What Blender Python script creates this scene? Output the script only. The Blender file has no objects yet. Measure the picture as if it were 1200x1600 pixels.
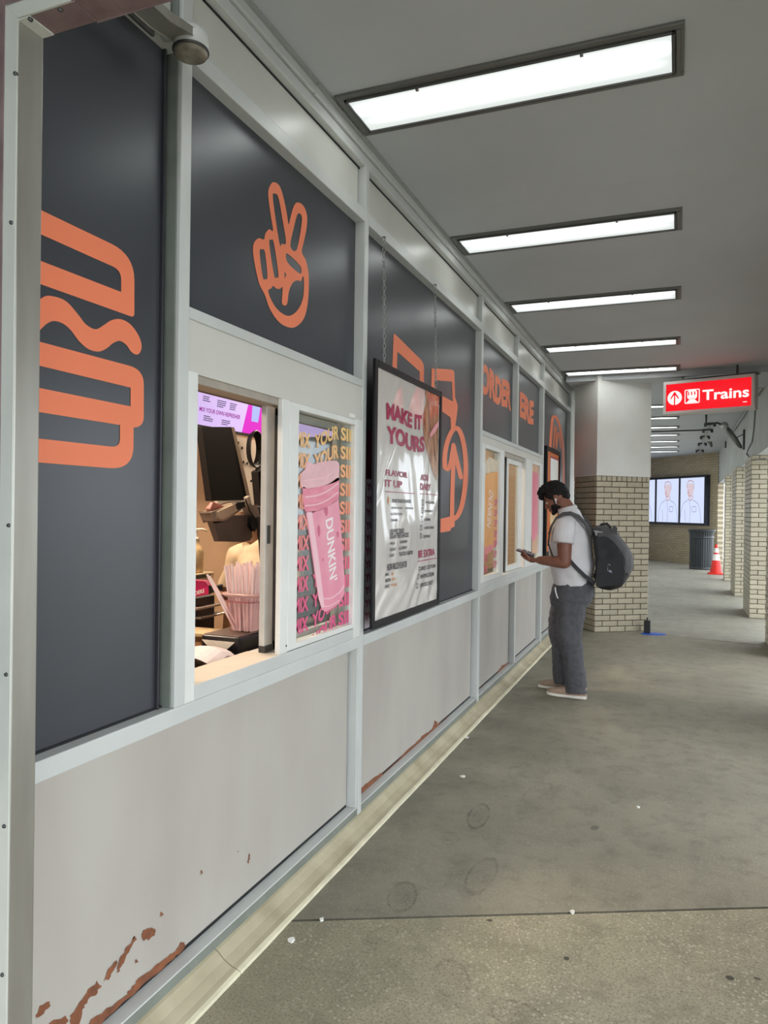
import bpy, math, random
from mathutils import Vector, Matrix, noise
from mathutils.geometry import tessellate_polygon
random.seed(11)
SC = bpy.context.scene
COL = SC.collection

# ------------------------------------------------------------------ camera
FPX, CX, CY, EYE = 1150.0, 600.0, 800.0, 1.5
YAW, PITCH, ROLL = math.radians(21.8), math.radians(-0.27), 0.0135
CF = Vector((-math.sin(YAW) * math.cos(PITCH), math.cos(YAW) * math.cos(PITCH), math.sin(PITCH)))
_r0 = Vector((math.cos(YAW), math.sin(YAW), 0))
_u0 = _r0.cross(CF)
CR = _r0 * math.cos(ROLL) + _u0 * math.sin(ROLL)
CU = _u0 * math.cos(ROLL) - _r0 * math.sin(ROLL)
cam_data = bpy.data.cameras.new('camera')
cam = bpy.data.objects.new('camera', cam_data)
COL.objects.link(cam)
cam_data.sensor_fit = 'VERTICAL'
cam_data.sensor_height = 36.0
cam_data.lens = 36.0 * FPX / 1600.0
cam_data.clip_start = 0.02
cam.matrix_world = Matrix(((CR.x, CU.x, -CF.x, 0), (CR.y, CU.y, -CF.y, 0), (CR.z, CU.z, -CF.z, EYE), (0, 0, 0, 1)))
SC.camera = cam


def M(px, py, axis, c):
    """measured photo position -> point on the plane axis = c (survey of the real surfaces)"""
    d = CF + CR * ((px - CX) / FPX) - CU * ((py - CY) / FPX)
    o = Vector((0, 0, EYE))
    return o + d * ((c - o[axis]) / d[axis])


# ------------------------------------------------------------------ world, exposure
world = bpy.data.worlds.new('overcast_sky')
SC.world = world
world.use_nodes = True
bg = world.node_tree.nodes['Background']
bg.inputs[0].default_value = (0.86, 0.93, 1.0, 1)
bg.inputs[1].default_value = 2.2
SC.view_settings.view_transform = 'Standard'
SC.view_settings.look = 'None'
SC.view_settings.gamma = 1.0
SC.view_settings.use_curve_mapping = False
SC.view_settings.exposure = 0.95
LENS_STRENGTH = 9.0          # corridor fluorescents
SHOP_STRENGTH = 40.0         # added shop ceiling panels, out of view


# ------------------------------------------------------------------ materials
def lin(c):
    def f(v):
        v /= 255.0
        return v / 12.92 if v <= 0.04045 else ((v + 0.055) / 1.055) ** 2.4
    return (f(c[0]), f(c[1]), f(c[2]), 1)


MATS = {}


def mat(name, rgb, rough=0.5, metal=0.0, var=0.0, vscale=6.0, bump=0.0, bscale=60.0, spec=0.5, rand=0.0, rgb2=None, coat=0.0, stretch=None):
    if name in MATS:
        return MATS[name]
    m = bpy.data.materials.new(name)
    MATS[name] = m
    m.use_nodes = True
    nt = m.node_tree
    b = nt.nodes['Principled BSDF']
    b.inputs['Base Color'].default_value = lin(rgb)
    b.inputs['Roughness'].default_value = rough
    b.inputs['Metallic'].default_value = metal
    b.inputs['Specular IOR Level'].default_value = spec
    b.inputs['Coat Weight'].default_value = coat
    tc = nt.nodes.new('ShaderNodeTexCoord')
    src = tc.outputs['Object']
    if stretch:
        mp = nt.nodes.new('ShaderNodeMapping')
        mp.inputs['Scale'].default_value = stretch
        nt.links.new(src, mp.inputs[0])
        src = mp.outputs[0]
    col = None
    if var > 0 or rgb2:
        n = nt.nodes.new('ShaderNodeTexNoise')
        n.inputs['Scale'].default_value = vscale
        n.inputs['Detail'].default_value = 6
        nt.links.new(src, n.inputs['Vector'])
        r = nt.nodes.new('ShaderNodeMapRange')
        r.inputs[1].default_value = 0.3
        r.inputs[2].default_value = 0.7
        nt.links.new(n.outputs['Fac'], r.inputs[0])
        mx = nt.nodes.new('ShaderNodeMix')
        mx.data_type = 'RGBA'
        c2 = rgb2 or tuple(v * (1 - var) for v in rgb)
        mx.inputs[6].default_value = lin(rgb)
        mx.inputs[7].default_value = lin(c2)
        nt.links.new(r.outputs[0], mx.inputs[0])
        col = mx.outputs[2]
    if rand > 0:
        oi = nt.nodes.new('ShaderNodeObjectInfo')
        hs = nt.nodes.new('ShaderNodeHueSaturation')
        mr = nt.nodes.new('ShaderNodeMapRange')
        mr.inputs[3].default_value = 1 - rand
        mr.inputs[4].default_value = 1 + rand
        nt.links.new(oi.outputs['Random'], mr.inputs[0])
        nt.links.new(mr.outputs[0], hs.inputs['Value'])
        if col:
            nt.links.new(col, hs.inputs['Color'])
        else:
            hs.inputs['Color'].default_value = lin(rgb)
        col = hs.outputs[0]
    if col:
        nt.links.new(col, b.inputs['Base Color'])
    if bump > 0:
        n2 = nt.nodes.new('ShaderNodeTexNoise')
        n2.inputs['Scale'].default_value = bscale
        n2.inputs['Detail'].default_value = 4
        nt.links.new(src, n2.inputs['Vector'])
        bp = nt.nodes.new('ShaderNodeBump')
        bp.inputs['Strength'].default_value = bump
        bp.inputs['Distance'].default_value = 0.01
        nt.links.new(n2.outputs['Fac'], bp.inputs['Height'])
        nt.links.new(bp.outputs[0], b.inputs['Normal'])
    return m


def emit(name, rgb, strength):
    if name in MATS:
        return MATS[name]
    m = bpy.data.materials.new(name)
    MATS[name] = m
    m.use_nodes = True
    b = m.node_tree.nodes['Principled BSDF']
    b.inputs['Base Color'].default_value = lin(tuple(v * 0.5 for v in rgb))
    b.inputs['Emission Color'].default_value = lin(rgb)
    b.inputs['Emission Strength'].default_value = strength
    b.inputs['Roughness'].default_value = 0.25
    return m


def glass(name, rgb=(235, 240, 240), alpha=0.12, rough=0.04):
    if name in MATS:
        return MATS[name]
    m = bpy.data.materials.new(name)
    MATS[name] = m
    m.use_nodes = True
    nt = m.node_tree
    out = nt.nodes['Material Output']
    nt.nodes.remove(nt.nodes['Principled BSDF'])
    tr = nt.nodes.new('ShaderNodeBsdfTransparent')
    tr.inputs[0].default_value = lin(rgb)
    gl = nt.nodes.new('ShaderNodeBsdfGlossy')
    gl.inputs['Roughness'].default_value = rough
    fr = nt.nodes.new('ShaderNodeFresnel')
    fr.inputs['IOR'].default_value = 1.45
    ad = nt.nodes.new('ShaderNodeMath')
    ad.operation = 'MULTIPLY_ADD'
    ad.inputs[1].default_value = 0.13
    ad.inputs[2].default_value = alpha * 0.3
    nt.links.new(fr.outputs[0], ad.inputs[0])
    mx = nt.nodes.new('ShaderNodeMixShader')
    nt.links.new(ad.outputs[0], mx.inputs[0])
    nt.links.new(tr.outputs[0], mx.inputs[1])
    nt.links.new(gl.outputs[0], mx.inputs[2])
    nt.links.new(mx.outputs[0], out.inputs[0])
    return m


def zgrad(name, stops, z0, z1, rough=0.45):
    """printed ink whose colour runs from z0 to z1 (object space)"""
    if name in MATS:
        return MATS[name]
    m = bpy.data.materials.new(name)
    MATS[name] = m
    m.use_nodes = True
    nt = m.node_tree
    b = nt.nodes['Principled BSDF']
    b.inputs['Roughness'].default_value = rough
    geo = nt.nodes.new('ShaderNodeNewGeometry')
    sp = nt.nodes.new('ShaderNodeSeparateXYZ')
    mr = nt.nodes.new('ShaderNodeMapRange')
    mr.inputs[1].default_value = z0
    mr.inputs[2].default_value = z1
    cr = nt.nodes.new('ShaderNodeValToRGB')
    el = cr.color_ramp.elements
    el[0].position, el[0].color = stops[0][0], lin(stops[0][1])
    el[1].position, el[1].color = stops[-1][0], lin(stops[-1][1])
    for p, c in stops[1:-1]:
        e = el.new(p)
        e.color = lin(c)
    nt.links.new(geo.outputs['Position'], sp.inputs[0])
    nt.links.new(sp.outputs[2], mr.inputs[0])
    nt.links.new(mr.outputs[0], cr.inputs[0])
    nt.links.new(cr.outputs[0], b.inputs['Base Color'])
    return m


# ------------------------------------------------------------------ mesh helpers
ORG = {}


class MB:
    def __init__(s):
        s.v, s.f = [], []

    def add(s, vs, fs):
        o = len(s.v)
        s.v += [Vector(p) for p in vs]
        s.f += [tuple(i + o for i in f) for f in fs]
        return s

    def box(s, x0, x1, y0, y1, z0, z1):
        return s.add([(x0, y0, z0), (x1, y0, z0), (x1, y1, z0), (x0, y1, z0), (x0, y0, z1), (x1, y0, z1), (x1, y1, z1), (x0, y1, z1)],
                     [(0, 3, 2, 1), (4, 5, 6, 7), (0, 1, 5, 4), (1, 2, 6, 5), (2, 3, 7, 6), (3, 0, 4, 7)])

    def loft(s, rings, cap=True):
        n = len(rings[0])
        o = len(s.v)
        for r in rings:
            s.v += [Vector(p) for p in r]
        for k in range(len(rings) - 1):
            for i in range(n):
                j = (i + 1) % n
                s.f.append((o + k * n + i, o + k * n + j, o + (k + 1) * n + j, o + (k + 1) * n + i))
        if cap:
            s.f.append(tuple(o + i for i in reversed(range(n))))
            s.f.append(tuple(o + (len(rings) - 1) * n + i for i in range(n)))
        return s

    def stack(s, secs, n=24, e=2.0):
        rings = []
        for cx, cy, cz, rx, ry in secs:
            r = []
            for i in range(n):
                a = 2 * math.pi * i / n
                ca, sa = math.cos(a), math.sin(a)
                r.append((cx + rx * math.copysign(abs(ca) ** (2 / e), ca), cy + ry * math.copysign(abs(sa) ** (2 / e), sa), cz))
            rings.append(r)
        return s.loft(rings)

    def tube(s, pts, rad, n=10, round_ends=False, flat=None, up=None):
        pts = [Vector(p) for p in pts]
        if not isinstance(rad, (list, tuple)):
            rad = [rad] * len(pts)
        rad = list(rad)
        if round_ends:
            t0 = (pts[0] - pts[1]).normalized()
            t1 = (pts[-1] - pts[-2]).normalized()
            pts = [pts[0] + t0 * rad[0] * 0.9, pts[0] + t0 * rad[0] * 0.6] + pts + [pts[-1] + t1 * rad[-1] * 0.6, pts[-1] + t1 * rad[-1] * 0.9]
            rad = [rad[0] * 0.4, rad[0] * 0.8] + rad + [rad[-1] * 0.8, rad[-1] * 0.4]
        nrm = None
        rings = []
        for i, p in enumerate(pts):
            t = (pts[min(i + 1, len(pts) - 1)] - pts[max(i - 1, 0)]).normalized()
            if nrm is None:
                a = Vector(up) if up else (Vector((0, 0, 1)) if abs(t.z) < 0.9 else Vector((1, 0, 0)))
                nrm = (a - t * a.dot(t)).normalized()
            else:
                nrm = (nrm - t * nrm.dot(t)).normalized()
            bn = t.cross(nrm)
            k = flat or 1.0
            rings.append([p + nrm * (math.cos(2 * math.pi * j / n) * rad[i] * k) + bn * (math.sin(2 * math.pi * j / n) * rad[i]) for j in range(n)])
        return s.loft(rings)

    def strap(s, pts, side, w, t):
        """flat band along pts; side = width direction"""
        pts = [Vector(p) for p in pts]
        sd = Vector(side).normalized()
        rings = []
        for i, p in enumerate(pts):
            tg = (pts[min(i + 1, len(pts) - 1)] - pts[max(i - 1, 0)]).normalized()
            s2 = (sd - tg * sd.dot(tg)).normalized()
            nn = tg.cross(s2)
            rings.append([p + s2 * w / 2 + nn * t / 2, p - s2 * w / 2 + nn * t / 2, p - s2 * w / 2 - nn * t / 2, p + s2 * w / 2 - nn * t / 2])
        return s.loft(rings)

    def lathe(s, c, prof, n=24, axis=None):
        c = Vector(c)
        ax = Vector(axis or (0, 0, 1)).normalized()
        a = Vector((1, 0, 0)) if abs(ax.x) < 0.9 else Vector((0, 1, 0))
        u = (a - ax * a.dot(ax)).normalized()
        w = ax.cross(u)
        return s.loft([[c + ax * h + (u * math.cos(2 * math.pi * i / n) + w * math.sin(2 * math.pi * i / n)) * r for i in range(n)] for r, h in prof])

    def ell(s, c, a, b, d, nu=18, nv=12):
        c, a, b, d = Vector(c), Vector(a), Vector(b), Vector(d)
        rings = []
        for k in range(nv + 1):
            th = math.pi * (k + 0.001) / (nv + 0.002)
            rings.append([c + b * math.cos(th) + (a * math.cos(2 * math.pi * i / nu) + d * math.sin(2 * math.pi * i / nu)) * math.sin(th) for i in range(nu)])
        return s.loft(rings)

    def poly(s, loops):
        """flat filled shape with holes from loops of 3D points"""
        loops = [[Vector(p) for p in l] for l in loops]
        flat = [p for l in loops for p in l]
        tri = tessellate_polygon(loops)
        return s.add(flat, [tuple(t) for t in tri])

    def slab(s, loop, off):
        """closed polygon pushed along off: a plate with thickness"""
        off = Vector(off)
        loop = [Vector(p) for p in loop]
        n = len(loop)
        tri = tessellate_polygon([loop])
        s.add(loop + [p + off for p in loop], [tuple(t) for t in tri] + [tuple(i + n for i in reversed(t)) for t in tri] + [(i, (i + 1) % n, (i + 1) % n + n, i + n) for i in range(n)])
        return s

    def xf(s, m):
        s.v = [m @ p for p in s.v]
        return s

    def build(s, name, m, parent=None, smooth=False, bevel=0.0, org=None, up_normal=None):
        if parent is not None:
            o3 = ORG[parent.name]
        elif org is not None:
            o3 = Vector(org)
        else:
            lo = [min(p[i] for p in s.v) for i in range(3)]
            hi = [max(p[i] for p in s.v) for i in range(3)]
            o3 = Vector(((lo[0] + hi[0]) / 2, (lo[1] + hi[1]) / 2, lo[2]))
        me = bpy.data.meshes.new(name)
        me.from_pydata([tuple(p - o3) for p in s.v], [], s.f)
        me.validate()
        if m is not None:
            me.materials.append(m)
        if smooth:
            me.polygons.foreach_set('use_smooth', [True] * len(me.polygons))
        o = bpy.data.objects.new(name, me)
        COL.objects.link(o)
        ORG[o.name] = o3
        if parent is not None:
            o.parent = parent
        else:
            o.location = o3
        if bevel > 0:
            b = o.modifiers.new('bevel', 'BEVEL')
            b.width = bevel
            b.segments = 2
            b.limit_method = 'ANGLE'
        return o


def tag(o, label, cat, group=None, kind=None):
    o['label'] = label
    if cat:
        o['category'] = cat
    if group:
        o['group'] = group
    if kind:
        o['kind'] = kind
    return o


def thing(name, label, cat, loc, group=None, kind=None):
    o = bpy.data.objects.new(name, None)
    COL.objects.link(o)
    o.location = loc
    o.empty_display_size = 0.1
    ORG[o.name] = Vector(loc)
    return tag(o, label, cat, group, kind)


def bx(name, m, parent, x0, x1, y0, y1, z0, z1, bevel=0.002):
    return MB().box(min(x0, x1), max(x0, x1), min(y0, y1), max(y0, y1), min(z0, z1), max(z0, z1)).build(name, m, parent, bevel=bevel)


def solidify_voxel(o, voxel, iters=4, fac=0.5):
    r = o.modifiers.new('r', 'REMESH')
    r.mode = 'VOXEL'
    r.voxel_size = voxel
    sm = o.modifiers.new('s', 'SMOOTH')
    sm.factor = fac
    sm.iterations = iters
    dg = bpy.context.evaluated_depsgraph_get()
    dg.update()
    me = bpy.data.meshes.new_from_object(o.evaluated_get(dg))
    old = o.data
    mats = [x for x in old.materials]
    o.modifiers.clear()
    o.data = me
    if not me.materials:
        for x in mats:
            me.materials.append(x)
    me.polygons.foreach_set('use_smooth', [True] * len(me.polygons))
    return o


def ripple(o, amp, scale, seed=0, stretch=(1, 1, 1)):
    me = o.data
    nr = [v.normal.copy() for v in me.vertices]
    for v, n in zip(me.vertices, nr):
        p = Vector((v.co.x * stretch[0], v.co.y * stretch[1], v.co.z * stretch[2])) * scale + Vector((seed, seed, seed))
        v.co += n * (noise.noise(p) * amp)
    me.update()


_TXT = {}


def text_verts(s, bold):
    k = (s, bold)
    if k not in _TXT:
        cu = bpy.data.curves.new('t', 'FONT')
        cu.body = s
        cu.size = 1.0
        cu.offset = bold
        cu.resolution_u = 3
        cu.fill_mode = 'FRONT'
        ob = bpy.data.objects.new('t', cu)
        COL.objects.link(ob)
        dg = bpy.context.evaluated_depsgraph_get()
        me = bpy.data.meshes.new_from_object(ob.evaluated_get(dg))
        vs = [v.co.copy() for v in me.vertices]
        fs = [tuple(p.vertices) for p in me.polygons]
        bpy.data.objects.remove(ob)
        bpy.data.curves.remove(cu)
        bpy.data.meshes.remove(me)
        x0, x1 = min(v.x for v in vs), max(v.x for v in vs)
        y0, y1 = min(v.y for v in vs), max(v.y for v in vs)
        _TXT[k] = ([((v.x - x0) / (x1 - x0), (v.y - y0) / (y1 - y0)) for v in vs], fs, (x1 - x0) / (y1 - y0))
    return _TXT[k]


def put_text(mb, s, fn, bold=0.0):
    """fn(u, v) -> 3D point for u, v in 0..1 across the words' box"""
    vs, fs, _ = text_verts(s, bold)
    mb.add([fn(u, v) for u, v in vs], fs)
    return mb


def text_x(mb, s, y0, y1, z0, z1, x, bold=0.0, warp=None):
    def fn(u, v):
        y, z = y0 + u * (y1 - y0), z0 + v * (z1 - z0)
        if warp:
            y, z = warp(y, z)
        return (x, y, z)
    return put_text(mb, s, fn, bold)


def smooth_loop(pts, n=6):
    out = []
    k = len(pts)
    for i in range(k):
        p0, p1, p2, p3 = (Vector((pts[(i + j) % k][0], pts[(i + j) % k][1])) for j in (-1, 0, 1, 2))
        for t in range(n):
            t /= n
            out.append(0.5 * ((2 * p1) + (p2 - p0) * t + (2 * p0 - 5 * p1 + 4 * p2 - p3) * t * t + (3 * p1 - p0 - 3 * p2 + p3) * t ** 3))
    return [(p.x, p.y) for p in out]


def fillet(pts, seg=8):
    out = []
    k = len(pts)
    for i in range(k):
        p = Vector(pts[i][:2])
        r = pts[i][2] if len(pts[i]) > 2 else 0
        if not r:
            out.append((p.x, p.y))
            continue
        a = (Vector(pts[i - 1][:2]) - p).normalized() * r + p
        b = (Vector(pts[(i + 1) % k][:2]) - p).normalized() * r + p
        for j in range(seg + 1):
            t = j / seg
            q = a * (1 - t) ** 2 + p * (2 * t * (1 - t)) + b * t * t
            out.append((q.x, q.y))
    return out


def stroke(pts, w, n=5):
    """outline of a thick line through pts (open Catmull-Rom), round ends"""
    P = [Vector(p) for p in pts]
    Q = []
    for i in range(len(P) - 1):
        p0, p1, p2, p3 = P[max(i - 1, 0)], P[i], P[i + 1], P[min(i + 2, len(P) - 1)]
        for t in range(n):
            t /= n
            Q.append(0.5 * ((2 * p1) + (p2 - p0) * t + (2 * p0 - 5 * p1 + 4 * p2 - p3) * t * t + (3 * p1 - p0 - 3 * p2 + p3) * t ** 3))
    Q.append(P[-1])
    L, Rr = [], []
    for i, q in enumerate(Q):
        t = (Q[min(i + 1, len(Q) - 1)] - Q[max(i - 1, 0)]).normalized()
        nn = Vector((-t.y, t.x)) * (w / 2)
        L.append(q + nn)
        Rr.append(q - nn)
    t = (Q[-1] - Q[-2]).normalized()
    e = [Q[-1] + Matrix.Rotation(math.pi / 2 - a * math.pi / 6, 2) @ t * (w / 2) for a in range(1, 6)]
    t = (Q[0] - Q[1]).normalized()
    b = [Q[0] + Matrix.Rotation(math.pi / 2 - a * math.pi / 6, 2) @ t * (w / 2) for a in range(1, 6)]
    loop = L + e + Rr[::-1] + b
    return [(p.x, p.y) for p in loop]


# the storefront's planes
XF = -1.38        # front of the aluminium grid
XP = -1.426       # face of the infill panels


def crop(x0, y0, s, pts):
    return [(x0 + p[0] / s, y0 + p[1] / s) for p in pts]


def on_x(pts, x):
    return [M(p[0], p[1], 0, x) for p in pts]


# palette
ALU = mat('painted_aluminium', (200, 202, 199), 0.38, var=0.05, vscale=3, spec=0.5)
ALU_W = mat('white_window_frame', (226, 226, 222), 0.35, var=0.04, vscale=5)
ALU_D = mat('grey_rail', (128, 134, 126), 0.4, var=0.12, vscale=8)
CHAR = mat('charcoal_panel', (63, 65, 71), 0.3, var=0.06, vscale=2.5, spec=0.45)
GAPM = mat('black_gap', (18, 18, 18), 0.7)  # black strips laid in the dark gaps of the frame
WHITE_P = mat('off_white_panel', (186, 181, 172), 0.4, rgb2=(172, 165, 157), vscale=1.8, stretch=(1, 1.6, 0.6))
TRANS_P = mat('transom_panel', (205, 204, 196), 0.32, var=0.08, vscale=2.5)
HEAD_P = mat('head_panel', (206, 203, 195), 0.45, var=0.04, vscale=2)
ORANGE = mat('orange_vinyl', (238, 128, 88), 0.5, var=0.03, vscale=3)
RUST = mat('bare_red_primer', (142, 86, 54), 0.8, rgb2=(106, 64, 44), vscale=30, bump=0.3)
STEEL = mat('brushed_steel', (176, 174, 166), 0.34, 0.65, rgb2=(150, 146, 138), vscale=9, stretch=(1, 1, 0.15))
STEEL_L = mat('pale_steel_angle', (206, 208, 200), 0.4, 0.15, var=0.06, vscale=5)
MAUVE = mat('mauve_painted_steel', (108, 88, 88), 0.55, rgb2=(128, 110, 108), vscale=14, bump=0.2)
CREAM = mat('cream_cove_base', (194, 184, 156), 0.5, rgb2=(160, 148, 120), vscale=5, bump=0.15, bscale=20)
CREAM_L = mat('cream_pale_lip', (228, 220, 190), 0.5, var=0.1, vscale=12)  # lip cream, paler than the cove strip
BLACK = mat('black_plastic', (24, 24, 26), 0.4)
DARKF = mat('black_frame', (20, 18, 20), 0.4, spec=0.2)
CHROME = mat('bright_metal', (190, 190, 188), 0.25, 0.9)
WHITE = mat('white_paint', (232, 232, 228), 0.5)
PLASTER = mat('painted_plaster', (232, 232, 228), 0.55, rgb2=(222, 220, 214), vscale=2.2)
CEIL = mat('ceiling_paint', (188, 191, 193), 0.75, rgb2=(180, 183, 184), vscale=1.2, bump=0.05, bscale=20)
BEAM = mat('beam_paint', (196, 198, 194), 0.7, var=0.07, vscale=1.5)
MORTAR = mat('dark_mortar', (84, 76, 66), 0.9)
BRICK = mat('cream_glazed_brick', (194, 184, 160), 0.42, var=0.08, vscale=18, bump=0.1, bscale=50, rand=0.09)
GUNM = mat('gunmetal', (80, 80, 80), 0.35, 0.6)

# ================================================================== FLOOR
def floor_mat(name, base, base2, speck, prints, spots, grit):
    m = bpy.data.materials.new(name)
    m.use_nodes = True
    nt = m.node_tree
    L = nt.links.new
    b = nt.nodes['Principled BSDF']
    geo = nt.nodes.new('ShaderNodeNewGeometry')
    pos = geo.outputs['Position']

    def nz(scale, det=5, rough=0.55):
        n = nt.nodes.new('ShaderNodeTexNoise')
        n.inputs['Scale'].default_value = scale
        n.inputs['Detail'].default_value = det
        n.inputs['Roughness'].default_value = rough
        L(pos, n.inputs['Vector'])
        return n.outputs['Fac']

    def rng(v, a, c, lo=0.0, hi=1.0):
        r = nt.nodes.new('ShaderNodeMapRange')
        r.inputs[1].default_value, r.inputs[2].default_value = a, c
        r.inputs[3].default_value, r.inputs[4].default_value = lo, hi
        L(v, r.inputs[0])
        return r.outputs[0]

    def mixc(f, a, c):
        x = nt.nodes.new('ShaderNodeMix')
        x.data_type = 'RGBA'
        L(f, x.inputs[0])
        for k, q in ((6, a), (7, c)):
            if isinstance(q, tuple):
                x.inputs[k].default_value = lin(q)
            else:
                L(q, x.inputs[k])
        return x.outputs[2]

    def math_(op, a, c):
        x = nt.nodes.new('ShaderNodeMath')
        x.operation = op
        x.use_clamp = False
        for k, q in ((0, a), (1, c)):
            if isinstance(q, (int, float)):
                x.inputs[k].default_value = q
            else:
                L(q, x.inputs[k])
        return x.outputs[0]
    col = mixc(rng(nz(1.1, 6), 0.32, 0.68), base, base2)
    col = mixc(rng(nz(4.5, 8, 0.65), 0.45, 0.75, 0, 0.55), col, tuple(v * 0.78 for v in base))
    col = mixc(rng(nz(120, 2), 0.5, 0.64, 0, grit), col, tuple(v * 0.6 for v in base))
    col = mixc(rng(nz(9, 9, 0.75), 0.5, 0.72, 0, 0.6), col, tuple(v * 0.7 for v in base))
    vor = nt.nodes.new('ShaderNodeTexVoronoi')
    vor.inputs['Scale'].default_value = 55
    L(pos, vor.inputs['Vector'])
    chips = math_('MULTIPLY', rng(vor.outputs['Distance'], 0.16, 0.32, 1, 0), rng(nz(2.3, 3), 0.36, 0.58, grit * 0.25, grit))
    col = mixc(chips, col, speck)
    # darker, mottled band towards the shop front
    sep = nt.nodes.new('ShaderNodeSeparateXYZ')
    L(pos, sep.inputs[0])
    front_band = math_('MULTIPLY', rng(sep.outputs[0], -1.3, -0.55, 0.6, 0), rng(nz(1.7, 6), 0.35, 0.65, 0.15, 1))
    col = mixc(front_band, col, tuple(v * 0.55 for v in base))
    marks = None
    nzp = rng(nz(60, 3), 0.35, 0.6, 0.15, 1)
    for (x, y, ang, la, lb, ring, amt) in prints:
        mp = nt.nodes.new('ShaderNodeMapping')
        mp.vector_type = 'TEXTURE'
        mp.inputs['Location'].default_value = (x, y, 0)
        mp.inputs['Rotation'].default_value = (0, 0, ang)
        mp.inputs['Scale'].default_value = (la, lb, 1)
        L(pos, mp.inputs[0])
        ln = nt.nodes.new('ShaderNodeVectorMath')
        ln.operation = 'LENGTH'
        L(mp.outputs[0], ln.inputs[0])
        d = ln.outputs['Value']
        if ring:
            a = rng(d, 0.78, 0.92)
            c = rng(d, 1.0, 1.08, 1, 0)
            q = math_('MULTIPLY', a, c)
            q = math_('MAXIMUM', q, rng(d, 0.5, 1.0, 0.3, 0.0))
            q = math_('MULTIPLY', q, nzp)
            q = math_('MULTIPLY', q, rng(nz(11, 3), 0.36, 0.6, 0.1, 1))
        else:
            q = rng(d, 0.75, 1.05, 1, 0)
        q = math_('MULTIPLY', q, amt)
        marks = q if marks is None else math_('MAXIMUM', marks, q)
    if marks is not None:
        col = mixc(marks, col, (58, 54, 46))
    L(col, b.inputs['Base Color'])
    b.inputs['Roughness'].default_value = 0.62
    L(rng(nz(3, 5), 0.3, 0.7, 0.5, 0.78), b.inputs['Roughness'])
    bp = nt.nodes.new('ShaderNodeBump')
    bp.inputs['Strength'].default_value = 0.25
    bp.inputs['Distance'].default_value = 0.004
    L(nz(90, 4), bp.inputs['Height'])
    L(bp.outputs[0], b.inputs['Normal'])
    return m


def fl(px, py):
    p = M(px, py, 2, 0)
    return p.x, p.y


def prints(lst):
    out = []
    for (px, py, px2, py2, w, ring, amt) in lst:
        a, c = Vector(fl(px, py)), Vector(fl(px2, py2))
        d = (c - a)
        mid = (a + c) / 2
        out.append((mid.x, mid.y, math.atan2(d.y, d.x), d.length / 2, w, ring, amt))
    return out


FAR_MARKS = prints([(740, 1295, 755, 1256, 0.05, True, .75), (735, 1398, 768, 1340, 0.055, True, .6), (622, 1425, 635, 1378, 0.055, True, .6), (820, 1250, 860, 1224, 0.05, True, .4),
                    (828, 1186, 850, 1172, 0.05, True, .4), (700, 1320, 705, 1300, 0.04, True, .3), (925, 1297, 933, 1290, 0.02, False, .5)])
NEAR_MARKS = prints([(765, 1570, 850, 1600, 0.06, True, .65), (700, 1500, 712, 1560, 0.06, True, .4), (920, 1478, 985, 1495, 0.04, True, .35), (575, 1472, 620, 1450, 0.04, True, .4),
                     (880, 1496, 890, 1499, 0.012, False, .9), (1133, 1525, 1148, 1531, 0.014, False, .9), (760, 1437, 770, 1439, 0.009, False, .9), (1176, 1527, 1190, 1531, 0.008, False, .8)])
F_NEAR = floor_mat('concrete_speckled', (176, 167, 140), (158, 150, 126), (214, 206, 184), NEAR_MARKS, None, 0.6)
F_FAR = floor_mat('concrete_smooth', (158, 151, 132), (138, 132, 115), (192, 186, 166), FAR_MARKS, None, 0.25)
F_END = floor_mat('concrete_far', (160, 155, 140), (146, 141, 126), (180, 174, 154), [], None, 0.15)
floor = thing('floor', 'worn grey concrete walkway in three slabs with open joints', None, (0, 3, 0), kind='structure')
jx = [(-1.9, 2.371 + (-1.9 + 1.252) * 0.488), (1.6, 2.371 + (1.6 + 1.252) * 0.488)]
j2 = [(-1.9, 9.65 + (-1.9 + 0.323) * -0.215), (1.6, 9.65 + (1.6 + 0.323) * -0.215)]
g = 0.012


def slab_piece(name, quad, m):
    MB().slab([(x, y, 0.0) for x, y in quad], (0, 0, -0.12)).build(name, m, floor, bevel=0.004)


slab_piece('concrete_slab', [(-1.9, -6), (1.6, -6), (jx[1][0], jx[1][1] - g), (jx[0][0], jx[0][1] - g)], F_NEAR)
slab_piece('concrete_slab', [(jx[0][0], jx[0][1] + g), (jx[1][0], jx[1][1] + g), (j2[1][0], j2[1][1] - g / 2), (j2[0][0], j2[0][1] - g / 2)], F_FAR)
slab_piece('concrete_slab', [(j2[0][0], j2[0][1] + g / 2), (j2[1][0], j2[1][1] + g / 2), (1.6, 27), (-1.9, 27)], F_END)
MB().box(-1.9, 1.6, -6, 27, -0.1, -0.018).build('joint_filler', mat('joint_dirt', (52, 46, 36), 0.9, var=0.3, vscale=40), floor)
pave = tag(MB().box(1.6, 30, -20, 45, -0.14, -0.02).box(-30, 1.6, -30, -6, -0.14, -0.02).build('ground', mat('outdoor_pavement', (190, 188, 180), 0.8, var=0.1, vscale=0.7)), 'pale outdoor pavement beyond the brick pillars', None, kind='structure')

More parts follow.
